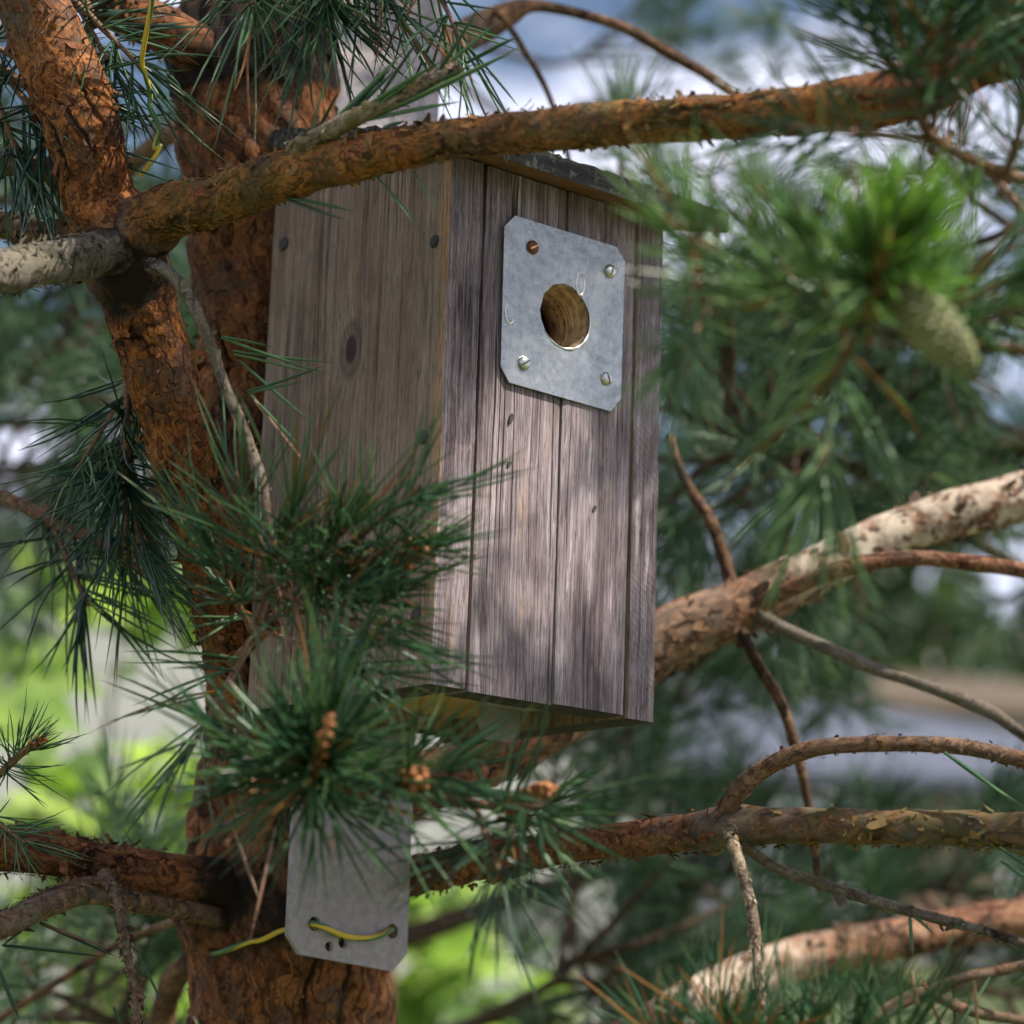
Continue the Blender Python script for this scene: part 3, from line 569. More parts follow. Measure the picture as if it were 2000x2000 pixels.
pine('neighbouring pine at the left with blurred blue green needles', (-560, 1500, 3.0), [
    [(-250, 700, 2.6), (0, 720, 2.4), (250, 770, 2.3)], [(-250, 570, 2.8), (0, 600, 2.6), (300, 620, 2.5)], [(-250, 900, 2.8), (100, 880, 2.6), (330, 840, 2.5)], ([(-250, 360, 2.4), (0, 380, 2.3), (130, 400, 2.2)], .3),
    ([(-250, 190, 3.0), (60, 230, 2.9), (330, 250, 2.8)], .3), ([(-200, 60, 2.8), (100, 80, 2.7), (280, 130, 2.6)], .25), ([(-200, 1930, 2.3), (60, 1920, 2.1), (260, 1930, 2.0)], .7),
    ([(-200, 960, 2.9), (100, 940, 2.7), (360, 920, 2.6)], .5), ([(100, 330, 3), (300, 350, 2.8), (420, 380, 2.7)], .5), ([(-100, 500, 3.2), (200, 520, 3), (400, 560, 2.9)], .5), [(-100, 800, 3.2), (200, 800, 3), (420, 780, 2.9)]], 18, 23)
# ------------------------------------------------------------------ the nest box
A = 0.70686811; E1 = np.array([math.cos(A), math.sin(A), 0]); E2 = np.array([-math.sin(A), math.cos(A), 0]); NB = CAM+np.array([-0.03802642, 1.30690501, 0.20329283])
W_, D_, SL = .155, .157, .255
box = empty('birdhouse', NB, A); ORIG[box.name] = NB
tag(box, 'weathered grey wooden nest box with a metal entrance plate, fixed to the pine trunk', 'birdhouse')
rb = np.random.default_rng(3)
def board(name, x0, x1, y0, y1, z0, z1, mat, face='y', hole=None, slope=0.0, nz=70, wob=.0006, cup=.0, front=None):
    """a plank with worn, slightly wandering edges; its outward face is a grid, with the entrance bored through it"""
    nu = max(4, int((x1-x0 if face == 'y' else y1-y0)/.0022)); zz = np.linspace(0, 1, nz); u = np.linspace(0, 1, nu)
    wl = np.cumsum(rb.normal(0, 1, nz)); wr = np.cumsum(rb.normal(0, 1, nz)); wl = (wl-wl.mean())/(abs(wl).max()+1e-6)*wob; wr = (wr-wr.mean())/(abs(wr).max()+1e-6)*wob
    G = {}
    for side in (0, 1):
        U, ZZ = np.meshgrid(u, zz); a0, a1 = (x0, x1) if face == 'y' else (y0, y1)
        lo = a0+wl[:, None]; hi = a1+wr[:, None]; q = lo+(hi-lo)*U; b = (y0, y1)[side] if face == 'y' else (x0, x1)[side]
        edge = np.minimum(np.minimum(q-lo, hi-q), .0012); rnd_ = (.0012-edge)**2/.0012*.7; dep = np.full_like(q, b)+(rnd_ if side == 0 else -rnd_)
        yv = q if face == 'x' else dep
        z = z0+(z1-z0+slope*yv)*ZZ
        if side == 0: dep = dep+cup*(2*U-1)**2
        G[side] = np.stack([q, dep, z], -1) if face == 'y' else np.stack([dep, q, z], -1)
    nn = nz*nu; V = np.concatenate([G[0].reshape(-1, 3), G[1].reshape(-1, 3)]); i = (np.arange(nz-1)[:, None]*nu+np.arange(nu-1)[None]).ravel(); f = np.stack([i, i+1, i+nu+1, i+nu], 1)
    if hole:
        ctr = V[f].mean(1); keep = np.hypot(ctr[:, 0]-hole[0], ctr[:, 2]-hole[1]) > hole[2]; f = f[keep]
    fl = f if face == 'y' else f[:, ::-1]
    fs = [fl, fl[:, ::-1]+nn]; l = np.arange(nz-1)*nu; r = l+nu-1; j = np.arange(nu-1); k = (nz-1)*nu+j
    rim = [np.stack([l, l+nu, l+nu+nn, l+nn], 1), np.stack([r, r+nn, r+nu+nn, r+nu], 1), np.stack([j, j+nn, j+1+nn, j+1], 1), np.stack([k, k+1, k+1+nn, k+nn], 1)]
    if hole: rim = [q[np.hypot(V[q][:, :, 0].mean(1)-hole[0], V[q][:, :, 2].mean(1)-hole[1]) > hole[2]] for q in rim]
    mi = np.concatenate([np.zeros(len(q), int) for q in fs]+[np.full(len(q), 2 if i_ == 0 and front else int(i_ == 2)) for i_, q in enumerate(rim)])  # bottom ends take the dark wood, painted as if in shade
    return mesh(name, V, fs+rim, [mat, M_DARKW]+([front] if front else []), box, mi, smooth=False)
HX, HZ, HR = .0813, .2084, .0178
T_ = .022
board('front_board', .0268, .0825, .0012, T_, .000, .279, M_FRONT, hole=(HX, HZ, HR*.99), nz=150)
board('front_board', .0838, .1330, .0004, T_, .0007, .279, M_FRONT, hole=(HX, HZ, HR*.99), nz=150)
board('backing_board', .0242, .1341, T_-.004, T_+.010, .006, .274, M_DARKW, hole=(HX, HZ, HR*.99), nz=120)
board('side_panel', 0.0, .0238, 0.0, D_, .0005, .2785, M_SIDE, face='x', slope=SL, front=M_FRONT, nz=110, wob=.0007)
board('side_panel', .1345, W_, .0007, D_, -.0006, .2785, M_SIDEB, face='x', slope=SL, front=M_SAWN, nz=110)
board('back_panel', .0242, .1341, D_-.018, D_-.0005, .002, .2775, M_SIDE, slope=SL)
b = MB(); b.box(.0243, .1340, T_+.011, D_-.019, .0105, .024); b.build('floor_panel', M_PLY, box)
# side wood left bare along the front edge gap, roof
b = MB(); x0, x1, y0, y1, th = -.008, .178, -.026, .172, .0118
def rz_(y): return .2795+SL*y
nu, nv = 60, 60; U = np.linspace(x0, x1, nu); Vv = np.linspace(y0, y1, nv); gx_, gy_ = np.meshgrid(U, Vv); nsy = rb.normal(0, .0004, gx_.shape)
top = np.stack([gx_+rb.normal(0, .0003, gx_.shape), gy_+rb.normal(0, .0003, gx_.shape), rz_(gy_)+th+nsy], -1).reshape(-1, 3); bot = np.stack([gx_, gy_, rz_(gy_)], -1).reshape(-1, 3)
i = (np.arange(nv-1)[:, None]*nu+np.arange(nu-1)[None]).ravel(); f = np.stack([i, i+1, i+nu+1, i+nu], 1); n_ = nu*nv
l = np.arange(nv-1)*nu; r = l+nu-1; j = np.arange(nu-1); k = (nv-1)*nu+j
rim = np.concatenate([np.stack([l+n_, l, l+nu, l+nu+n_][::-1], 1), np.stack([r, r+n_, r+nu+n_, r+nu][::-1], 1), np.stack([j, j+n_, j+1+n_, j+1], 1), np.stack([k, k+1, k+1+n_, k+n_], 1)])
b.add(np.vstack([top, bot]), [f, rim], 0); b.add(bot, [f[:, ::-1]], 1)
rf = b.build('roof', [M_ROOF, M_UNDER], box)
# entrance plate, tilted a touch in its plane, with the hole cut through
def disc_plate(name, outline, holes, y0, th, mat, parent, axis='front'):
    """a thin sheet with round holes: bridge rings to the outline through a triangulated bmesh"""
    import bmesh
    from mathutils.geometry import delaunay_2d_cdt
    pts = [Vector(p) for p in outline]; edges = [(i, (i+1) % len(outline)) for i in range(len(outline))]
    for (hx, hz, hr) in holes:
        n = 96 if hr > .01 else 20; s0 = len(pts); jj = rb.normal(0, .004, n) if hr > .01 else np.zeros(n)
        for i in range(n): a = -2*PI*i/n; pts.append(Vector((hx+hr*(1+jj[i])*math.cos(a), hz+hr*(1+jj[i])*math.sin(a))))
        edges += [(s0+i, s0+(i+1) % n) for i in range(n)]
    co, ed, fa, _, _, _ = delaunay_2d_cdt(pts, edges, [], 2, 1e-7)
    bm = bmesh.new(); vs = [bm.verts.new((c.x, y0, c.y)) for c in co]
    for f in fa:
        c = sum((co[i] for i in f), Vector((0, 0)))/len(f)
        if any((c.x-h[0])**2+(c.y-h[1])**2 < (h[2]*.97)**2 for h in holes): continue
        try: bm.faces.new([vs[i] for i in f])
        except ValueError: pass
    bm.normal_update()
    if sum(f.normal.y for f in bm.faces) > 0: bmesh.ops.reverse_faces(bm, faces=bm.faces)
    ext = bmesh.ops.extrude_face_region(bm, geom=list(bm.faces)); nv_ = [v for v in ext['geom'] if isinstance(v, bmesh.types.BMVert)]
    for v in nv_: v.co.y -= th
    bmesh.ops.recalc_face_normals(bm, faces=bm.faces)
    me = bpy.data.meshes.new(name); bm.to_mesh(me); bm.free(); me.materials.append(mat); o = bpy.data.objects.new(name, me); C.objects.link(o); o.parent = parent; return o
plate = disc_plate('entrance_plate', [(.0442, .2552), (.1172, .2555), (.1237, .2488), (.1232, .1712), (.1160, .1628), (.0440, .1640), (.0378, .1715), (.0370, .2475)], [(HX, HZ, HR)], -.0004, .0010, M_ZINC, box)
def lathe(mb, prof, c, ax, k=20, mi=0):
    ax = unit(np.array(ax, float)); n1 = unit(np.cross(ax, [.3, .2, .9])); n2 = np.cross(ax, n1); th = np.arange(k)/k*2*PI
    V = np.concatenate([c+ax*h+r*(np.cos(th)[:, None]*n1+np.sin(th)[:, None]*n2) for r, h in prof]); m_ = len(prof); i = np.arange(m_-1)[:, None]*k; j = np.arange(k)[None]
    mb.add(V, [np.stack([i+j, i+(j+1) % k, i+k+(j+1) % k, i+k+j], -1).reshape(-1, 4), np.arange((m_-1)*k, m_*k)[None]], mi)
def screw(x, z, mat, slotm, ang, parent, label=None, R=.0038):
    b = MB(); dome = [(R, 0), (R, .0006), (R*.93, .0013), (R*.75, .0020), (R*.45, .0024), (R*.1, .0025)]; lathe(b, dome, np.array([x, -.0014, z]), (0, -1, 0), 24)
    o = b.build('screw', mat, parent, True); c, s_ = math.cos(ang), math.sin(ang); b = MB()
    V = []
    for (u, v) in ((-.8, -.11), (.8, -.11), (.8, .11), (-.8, .11)):
        V.append((x+R*(u*c-v*s_), -.0014-(.0020 if abs(u) > .5 else .0025), z+R*(u*s_+v*c)))
    mid = [(x+R*(0*c-v*s_), -.0014-.0027, z+R*(v*c)) for v in (-.11, .11)]
    b.add(np.array([V[0], mid[0], mid[1], V[3], V[1], V[2]])+np.array([0, -.0001, 0]), [[(0, 1, 2, 3), (1, 4, 5, 2)]]); b.build('slot', slotm, o)
    if label: o['label'] = label
    return o
screw(.0567, .2406, M_RUST, M_SLOTB, .55, plate, 'rusty brown screw'); screw(.1126, .2405, M_SCREW, M_SLOT, 1.2, plate); screw(.0535, .1765, M_SCREW, M_SLOT, .6, plate); screw(.1119, .1799, M_SCREW, M_SLOT, 1.9, plate)
b = MB(); rr_ = HR*1.012; k1, k2 = 72, 6; a1 = np.linspace(-2.5, .5, k1); a2 = np.arange(k2)/k2*2*PI; tr_ = .0008*np.sin(np.linspace(.12, PI-.12, k1))*(1+.35*np.sin(a1*9+1))  # glare on the hole edge, shaped as a thin bright arc
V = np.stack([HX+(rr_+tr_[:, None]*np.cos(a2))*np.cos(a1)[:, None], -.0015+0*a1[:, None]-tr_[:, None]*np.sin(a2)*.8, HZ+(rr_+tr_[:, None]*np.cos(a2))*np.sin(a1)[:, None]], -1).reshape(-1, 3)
i = np.arange(k1-1)[:, None]; j = np.arange(k2)[None]; b.add(V, [np.stack([i*k2+j, i*k2+(j+1) % k2, (i+1)*k2+(j+1) % k2, (i+1)*k2+j], -1).reshape(-1, 4)]); b.build('rim_glint', M_SCREW, plate, True)
def stroke(pts, r, name='glint_mark'):  # bright strokes modelled on the plate to stand for glints
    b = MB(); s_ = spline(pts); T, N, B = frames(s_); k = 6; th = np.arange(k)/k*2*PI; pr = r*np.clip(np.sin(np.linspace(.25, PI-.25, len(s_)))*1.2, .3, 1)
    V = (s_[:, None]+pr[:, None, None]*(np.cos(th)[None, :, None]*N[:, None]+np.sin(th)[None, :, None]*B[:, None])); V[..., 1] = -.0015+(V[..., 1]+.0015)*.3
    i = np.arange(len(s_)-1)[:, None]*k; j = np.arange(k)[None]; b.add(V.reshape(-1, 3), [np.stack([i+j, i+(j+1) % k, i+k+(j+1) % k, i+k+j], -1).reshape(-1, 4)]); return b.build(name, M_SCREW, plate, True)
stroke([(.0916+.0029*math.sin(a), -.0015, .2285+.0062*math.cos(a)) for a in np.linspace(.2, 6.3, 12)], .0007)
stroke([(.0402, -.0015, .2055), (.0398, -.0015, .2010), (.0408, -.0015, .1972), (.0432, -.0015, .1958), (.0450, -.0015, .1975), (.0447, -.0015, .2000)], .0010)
b = MB(); prof = [(HR*1.0, -.0009), (HR*1.0, .0012), (HR*.985, .006), (HR*.99, .012), (HR*.985, .022), (HR*.995, .033)]; k = 64; th = np.arange(k)/k*2*PI
V = np.concatenate([np.stack([HX+r*np.cos(th), th*0+y, HZ+r*np.sin(th)], 1) for r, y in prof]+[np.stack([HX+r*1.12*np.cos(th), th*0+y, HZ+r*1.12*np.sin(th)], 1) for r, y in ((HR, .033), (HR, .0004))])
m_ = 8; i = np.arange(m_-1)[:, None]*k; j = np.arange(k)[None]; b.add(V, [np.stack([i+j, i+k+j, i+k+(j+1) % k, i+(j+1) % k], -1).reshape(-1, 4)]); b.build('entrance_hole', M_BORE, box, True)
for (y, z, r) in ((.1448, .2624, .0042), (.0104, .2330, .0036), (.0125, .1286, .0037), (.0129, .0367, .0038)):
    b = MB(); lathe(b, [(r, -.0004), (r, .0004), (r*.9, .0009), (r*.5, .0012), (r*.1, .0013)], np.array([0, y, z]), (-1, .05, .1), 18); b.build('nail', M_NAIL, box, True)
for (x, z, l) in ((.0475, .1455, .006), (.0475, .1214, .0028), (.1075, .1079, .004)):   # small dark dents in the front boards
    b = MB(); th = np.arange(10)/10*2*PI; V = np.stack([x+.0012*np.cos(th)+.0008*np.sin(th), th*0-.0001, z+l*.5*np.sin(th)], 1); V2 = V.copy(); V2[:, 1] += .004; j = np.arange(10)
    b.add(np.vstack([V, V2]), [np.stack([j, j+10, (j+1) % 10+10, (j+1) % 10], 1), np.arange(10)[None, ::-1]]); b.build('dent', M_SLOT, box)
# latch under the floor
def loc_at(px, py, y):
    d = FW+RT*(px*S-1000)/F+UP*(1000-py*S)/F; t = ((NB+E2*y-CAM)@E2)/(d@E2); v = CAM+d*t-NB; return float(v@E1), float(v[2])
pl = [loc_at(px/S, py/S, .075) for px, py in ((934, 1398), (934, 1406), (947, 1443), (999, 1450), (1015, 1431), (1016, 1392))]
x_, z_ = zip(*pl); b = MB()
V = [(x, .075, z) for x, z in pl]+[(x, .0765, z) for x, z in pl]; n_ = 6; j = np.arange(6)
b.add(V, [np.arange(6)[None], np.arange(11, 5, -1)[None], np.stack([j, (j+1) % 6, (j+1) % 6+6, j+6], 1)])
zt = .0098
b.add([(x_[0]-.004, .020, zt-.001), (x_[5]+.022, .020, zt-.001), (x_[5]+.004, .0766, zt-.001), (x_[0], .0766, zt-.001), (x_[0]-.004, .020, zt), (x_[5]+.022, .020, zt), (x_[5]+.004, .0766, zt), (x_[0], .0766, zt)], [[(0, 3, 2, 1), (4, 5, 6, 7), (0, 1, 5, 4), (1, 2, 6, 5), (2, 3, 7, 6), (3, 0, 4, 7)]])
b.add([(x_[0], .075, z_[0]), (x_[5], .075, z_[5]), (x_[5], .075, zt), (x_[0], .075, zt)], [[(0, 1, 2, 3)]])
lat = b.build('floor_latch', M_ALU, box)
b = MB(); lathe(b, [(.0035, 0), (.0035, .001), (.0028, .0022), (.0012, .003), (.0002, .0031)], np.array([x_[5]+.006, .040, zt-.001]), (0, 0, -1), 18); b.build('bolt', M_SCREW, lat, True)
# the aluminium mounting bar behind the box
holes = [(.0541, -.1092, .0040), (.1078, -.1096, .0042), (.0646, -.1208, .0028), (.0738, -.1179, .0032), (.072, .385, .0035)]
disc_plate('mounting_bar', [(.0370, .56), (.1165, .56), (.1165, .30), (.1190, -.1215), (.1095, -.1316), (.0450, -.1262), (.0365, -.1165), (.0345, .30)], holes, D_+.0040, .0030, M_ALU, box)
# ------------------------------------------------------------------ the nest box pine
RNG = np.random.default_rng(41)
tb = P(556, 1600, 1.545); tb[2] = 0.0
pt = empty('pine_tree', tb); ORIG[pt.name] = tb
tag(pt, 'orange barked pine carrying the nest box, its limbs and needle shoots framing it', 'pine tree')
b_ = P(545, 2050, 1.545)
mb = MB()
lo = [(tb[0]-.01, tb[1], -.1, .085), (tb[0], tb[1], .55, .066), (tb[0]+.002, tb[1], 1.0, .058)]
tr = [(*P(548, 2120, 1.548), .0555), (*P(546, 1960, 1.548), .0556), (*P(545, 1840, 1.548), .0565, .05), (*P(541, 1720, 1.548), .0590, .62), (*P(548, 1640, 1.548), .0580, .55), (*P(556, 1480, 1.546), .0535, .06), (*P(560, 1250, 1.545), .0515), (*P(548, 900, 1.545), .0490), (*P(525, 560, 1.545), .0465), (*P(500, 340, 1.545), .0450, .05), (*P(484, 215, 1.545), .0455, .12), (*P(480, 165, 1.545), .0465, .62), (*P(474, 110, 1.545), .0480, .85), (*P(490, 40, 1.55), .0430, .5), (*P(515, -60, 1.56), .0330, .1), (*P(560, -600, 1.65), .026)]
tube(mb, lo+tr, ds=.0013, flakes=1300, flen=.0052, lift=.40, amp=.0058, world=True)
mb.build('trunk', [M_TRUNK, M_FLAKE['bark_trunk']], pt, True, tb)
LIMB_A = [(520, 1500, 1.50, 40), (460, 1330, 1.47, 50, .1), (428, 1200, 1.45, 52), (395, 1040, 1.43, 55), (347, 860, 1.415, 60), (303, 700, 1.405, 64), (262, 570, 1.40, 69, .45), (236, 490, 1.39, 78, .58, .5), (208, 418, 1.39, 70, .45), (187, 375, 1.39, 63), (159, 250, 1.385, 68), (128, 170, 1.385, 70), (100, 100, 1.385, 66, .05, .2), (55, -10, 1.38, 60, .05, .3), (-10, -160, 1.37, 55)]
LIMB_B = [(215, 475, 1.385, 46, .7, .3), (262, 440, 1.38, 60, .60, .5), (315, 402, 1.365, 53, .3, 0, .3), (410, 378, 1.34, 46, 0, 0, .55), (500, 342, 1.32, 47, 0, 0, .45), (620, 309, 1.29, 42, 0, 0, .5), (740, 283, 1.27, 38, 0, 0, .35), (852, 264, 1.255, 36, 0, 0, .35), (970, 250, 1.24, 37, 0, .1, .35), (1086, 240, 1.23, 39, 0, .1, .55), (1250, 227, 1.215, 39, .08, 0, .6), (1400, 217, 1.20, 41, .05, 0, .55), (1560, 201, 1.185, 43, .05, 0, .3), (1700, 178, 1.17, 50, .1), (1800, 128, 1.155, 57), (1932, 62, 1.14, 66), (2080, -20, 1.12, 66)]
fork = limb('branch', M_LIMB, [LIMB_A], pt, 'thick orange limb forking left of the trunk', ds=.0012, flakes=1500, flen=.0045, lift=.5, amp=.0048)
bigb = limb('branch', M_LIMB, [LIMB_B], pt, 'long orange branch crossing in front of the roof', ds=.0011, flakes=1100, flen=.0038, lift=.45, amp=.0036)
limb('branch', M_GREY, [[(250, 470, 1.385, 46, .8, .1), (185, 479, 1.36, 43, .5, .4), (100, 493, 1.31, 40, 0, .8, .3), (20, 508, 1.27, 42, 0, .8, .2), (-120, 540, 1.2, 44, 0, .6)]], pt, 'grey lichened branch stub pointing left', ds=.0012, flakes=350, flen=.004)
limb('branch', M_BROWN, [[(215, 465, 1.40, 36, .7), (140, 452, 1.425, 30, .35, .3), (60, 440, 1.44, 27, .2, .3), (-80, 400, 1.47, 26)]], pt, ds=.0012, flakes=300, flen=.004)
limb('branch', M_GREY, [[(190, 420, 1.41, 22, .3, .3), (135, 352, 1.42, 26, .2, .3), (85, 320, 1.425, 22, .1, .2), (0, 308, 1.43, 21, .1, .2), (-120, 318, 1.44, 22)]], pt, ds=.001, flakes=260, flen=.0035, spurs=120)
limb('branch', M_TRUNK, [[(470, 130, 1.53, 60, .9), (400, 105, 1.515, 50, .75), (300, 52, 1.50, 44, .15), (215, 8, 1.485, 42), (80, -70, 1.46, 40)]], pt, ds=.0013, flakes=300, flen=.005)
limb('branch', M_BROWN, [[(420, 215, 1.60, 26, .3), (345, 242, 1.70, 20, .3), (290, 275, 1.76, 18, .2), (230, 330, 1.82, 16, .2)]], pt, ds=.002)
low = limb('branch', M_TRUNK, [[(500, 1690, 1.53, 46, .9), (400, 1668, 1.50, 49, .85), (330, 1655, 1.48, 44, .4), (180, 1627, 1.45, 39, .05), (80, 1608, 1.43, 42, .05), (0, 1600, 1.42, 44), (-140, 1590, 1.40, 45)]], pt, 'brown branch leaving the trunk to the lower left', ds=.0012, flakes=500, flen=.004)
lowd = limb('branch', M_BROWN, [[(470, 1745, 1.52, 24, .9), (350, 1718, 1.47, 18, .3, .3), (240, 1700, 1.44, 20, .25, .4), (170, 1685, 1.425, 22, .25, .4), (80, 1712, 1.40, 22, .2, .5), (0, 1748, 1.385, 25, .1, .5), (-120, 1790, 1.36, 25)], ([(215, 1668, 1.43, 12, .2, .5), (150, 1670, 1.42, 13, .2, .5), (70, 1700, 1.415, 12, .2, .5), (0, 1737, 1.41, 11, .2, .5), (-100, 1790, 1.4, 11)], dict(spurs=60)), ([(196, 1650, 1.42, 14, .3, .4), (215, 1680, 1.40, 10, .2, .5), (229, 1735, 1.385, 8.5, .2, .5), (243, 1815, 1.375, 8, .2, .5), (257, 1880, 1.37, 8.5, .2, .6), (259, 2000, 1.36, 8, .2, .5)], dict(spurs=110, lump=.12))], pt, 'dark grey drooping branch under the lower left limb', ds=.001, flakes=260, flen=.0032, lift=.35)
limb('twig', M_BROWN, [[(400, 1720, 1.60, 9, .5), (330, 1738, 1.66, 8, .4), (210, 1790, 1.70, 7.5, .4), (105, 1855, 1.74, 7, .4), (-60, 1960, 1.8, 7, .3)]], pt, ds=.0014, spurs=90, flen=.0028, lift=.6)
limb('branch', M_BROWN, [[(470, 1760, 1.62, 26, .8), (363, 1813, 1.67, 22, .45), (322, 1865, 1.70, 24, .35), (300, 1960, 1.72, 25, .3), (290, 2080, 1.72, 26)]], pt, ds=.002)
rlow = limb('branch', M_TRUNK, [([(600, 1700, 1.575, 44, .3), (700, 1674, 1.56, 40, .1), (775, 1653, 1.535, 37), (850, 1637, 1.495, 36), (915, 1624, 1.462, 35), (1083, 1596, 1.40, 32), (1293, 1571, 1.345, 35, .05, .25), (1378, 1560, 1.325, 42, .15, .6), (1466, 1559, 1.315, 34, .08, .5, .45), (1676, 1561, 1.295, 33, .08, .45, .55), (1921, 1567, 1.28, 33, .05, .4, .6), (2060, 1572, 1.27, 33)], dict(flakes=900, flen=.0042, spread=(1.2, 1.3)))], pt, 'reddish branch running right below the nest box', ds=.0011, flakes=500, flen=.004, lift=.45)
limb('twig', M_BROWN, [([(1340, 1590, 1.345, 30, .1, .5), (1364, 1560, 1.335, 27, .1, .5), (1378, 1513, 1.318, 20, 0, .3), (1410, 1473, 1.312, 18, 0, .2), (1466, 1438, 1.305, 17, 0, .2), (1536, 1413, 1.30, 16, 0, .2), (1606, 1405, 1.297, 15.5, 0, .15), (1711, 1403, 1.295, 15, 0, .15), (1816, 1410, 1.294, 15, 0, .2), (1932, 1434, 1.292, 15, 0, .2), (2060, 1470, 1.29, 15)], dict(spurs=190, flen=.0028, lift=.35))], pt, 'curved brown twig arching above the lower right branch', ds=.001, flakes=140)
limb('twig', M_PALE, [([(1362, 1545, 1.335, 15, .2, 0, .5), (1376, 1566, 1.315, 14, .2, 0, .6), (1382, 1590, 1.298, 11.5, 0, 0, .5), (1392, 1623, 1.29, 11.5, 0, .1, .3), (1413, 1693, 1.28, 11, 0, .1, .1), (1427, 1781, 1.27, 10.5), (1431, 1851, 1.262, 10), (1438, 1932, 1.255, 9), (1444, 2040, 1.25, 8)], dict(spurs=230, flen=.0026, lift=.4, flakes=60))], pt, 'pale scaly twig hanging straight down', ds=.0009, lump=.1)
limb('twig', M_GREY, [([(1396, 1590, 1.32, 12, .3, 0, .6), (1412, 1604, 1.31, 10, 0, 0, .6), (1466, 1637, 1.305, 10, 0, .2, .4), (1536, 1663, 1.30, 10, 0, .3, .2), (1641, 1698, 1.295, 10, 0, .3), (1746, 1727, 1.29, 10, 0, .3), (1851, 1755, 1.285, 9.5, 0, .3), (1932, 1780, 1.28, 9), (2040, 1815, 1.27, 9)], dict(spurs=150, flen=.0030, lift=.55, flakes=60))], pt, 'grey spiny twig slanting down to the right', ds=.001, lump=.08)
limb_n = [(640, 1560, 1.56, 60, .1), (780, 1480, 1.59, 56), (900, 1440, 1.61, 55), (1050, 1352, 1.625, 54), (1256, 1207, 1.64, 57, 0, .2), (1330, 1172, 1.645, 55, .25, .2), (1396, 1146, 1.65, 54, .2, .1), (1470, 1108, 1.655, 48, .05, .3), (1536, 1078, 1.66, 44, 0, .95), (1625, 1035, 1.67, 43, 0, 1), (1711, 999, 1.68, 44, 0, .9), (1830, 962, 1.69, 45, 0, .8), (1940, 935, 1.70, 46, 0, .8), (2080, 900, 1.72, 46)]
back = limb('branch', M_RED, [(limb_n, dict(flakes=700, flen=.007, spread=(1.2, 1.6))), [(1440, 1140, 1.62, 16, .2), (1480, 1116, 1.61, 16), (1571, 1078, 1.60, 16), (1676, 1056, 1.60, 15.5), (1781, 1056, 1.60, 15), (1932, 1076, 1.60, 15), (2060, 1095, 1.6, 15)]], pt, 'thick blurred limb rising to the right behind the box', ds=.0016, lift=.4)
limb('twig', M_GREY, [[(1440, 1165, 1.63, 16, .2), (1466, 1180, 1.62, 12.5, 0, .6), (1571, 1228, 1.61, 12, 0, .7), (1650, 1262, 1.605, 12, 0, .7), (1728, 1287, 1.60, 12, 0, .6), (1851, 1335, 1.595, 12.5, 0, .5), (1932, 1386, 1.59, 12), (2040, 1450, 1.58, 12)]], pt, 'sunlit grey twig sloping down right from the blurred limb', ds=.0016, spurs=60, flen=.003)
limb('twig', M_BROWN, [[(1395, 1180, 1.64, 13, .5), (1410, 1212, 1.63, 11, .45), (1431, 1256, 1.625, 10.5, .4), (1473, 1326, 1.62, 10, .4), (1501, 1413, 1.62, 9.5, .4), (1522, 1500, 1.62, 9, .4), (1536, 1590, 1.62, 8, .4), (1545, 1680, 1.62, 6, .4)]], pt, ds=.0016, spurs=40, flen=.003)
limb('twig', M_BROWN, [[(1392, 1120, 1.66, 15, .5), (1379, 1096, 1.66, 13, .4), (1345, 992, 1.67, 11, .3), (1308, 932, 1.68, 9.5, .3), (1284, 887, 1.69, 8.5, .3), (1262, 820, 1.70, 7, .3)]], pt, ds=.0016, spurs=40, flen=.003)
limb('branch', M_RED, [([(620, 2120, 1.60, 60), (980, 2040, 1.68, 52), (1200, 1955, 1.74, 46), (1326, 1880, 1.78, 42, 0, .9), (1431, 1832, 1.80, 41, 0, .9), (1571, 1793, 1.82, 40, 0, .2), (1711, 1768, 1.84, 38), (1851, 1742, 1.86, 36), (1960, 1725, 1.88, 36), (2080, 1700, 1.9, 36)], dict(flakes=250, flen=.007))], pt, 'thick blurred limb low at the bottom right', ds=.002)
topb = limb('branch', M_BROWN, [[(560, 260, 1.57, 34), (700, 170, 1.62, 34), (800, 110, 1.66, 33), (880, 68, 1.70, 32, 0, .3), (950, 32, 1.72, 26, .1), (1000, 12, 1.73, 13, .3), (1065, 20, 1.74, 10, .4), (1170, 50, 1.75, 10, .4), (1258, 99, 1.755, 10.5, .4), (1326, 137, 1.76, 10, .4), (1385, 180, 1.765, 8, .4), (1470, 250, 1.78, 7, .3)], [(930, 20, 1.70, 7, .3), (957, 45, 1.70, 6.5, .4), (995, 105, 1.70, 6, .4), (1030, 168, 1.70, 5.5, .4), (1060, 250, 1.70, 5, .4), (1075, 310, 1.70, 4, .4)]], pt, 'limb leaving behind the mounting bar to a dark bare twig', ds=.0016, spurs=60, flen=.003)
stub = limb('twig', M_PALE, [([(555, 285, 1.30, 18, 0, .5, .6), (600, 258, 1.285, 17, 0, .6, .6), (680, 218, 1.275, 16.5, 0, .3, .9), (740, 190, 1.27, 15.5, 0, .2, .9), (800, 158, 1.265, 14.5, 0, .4, .2), (846, 136, 1.262, 15, 0, .2), (864, 126, 1.262, 13)], dict(spurs=120, flen=.0034, lift=.5))], pt, 'short broken twig coated in yellow lichen', ds=.0009, flakes=60, lump=.14)
b = MB()
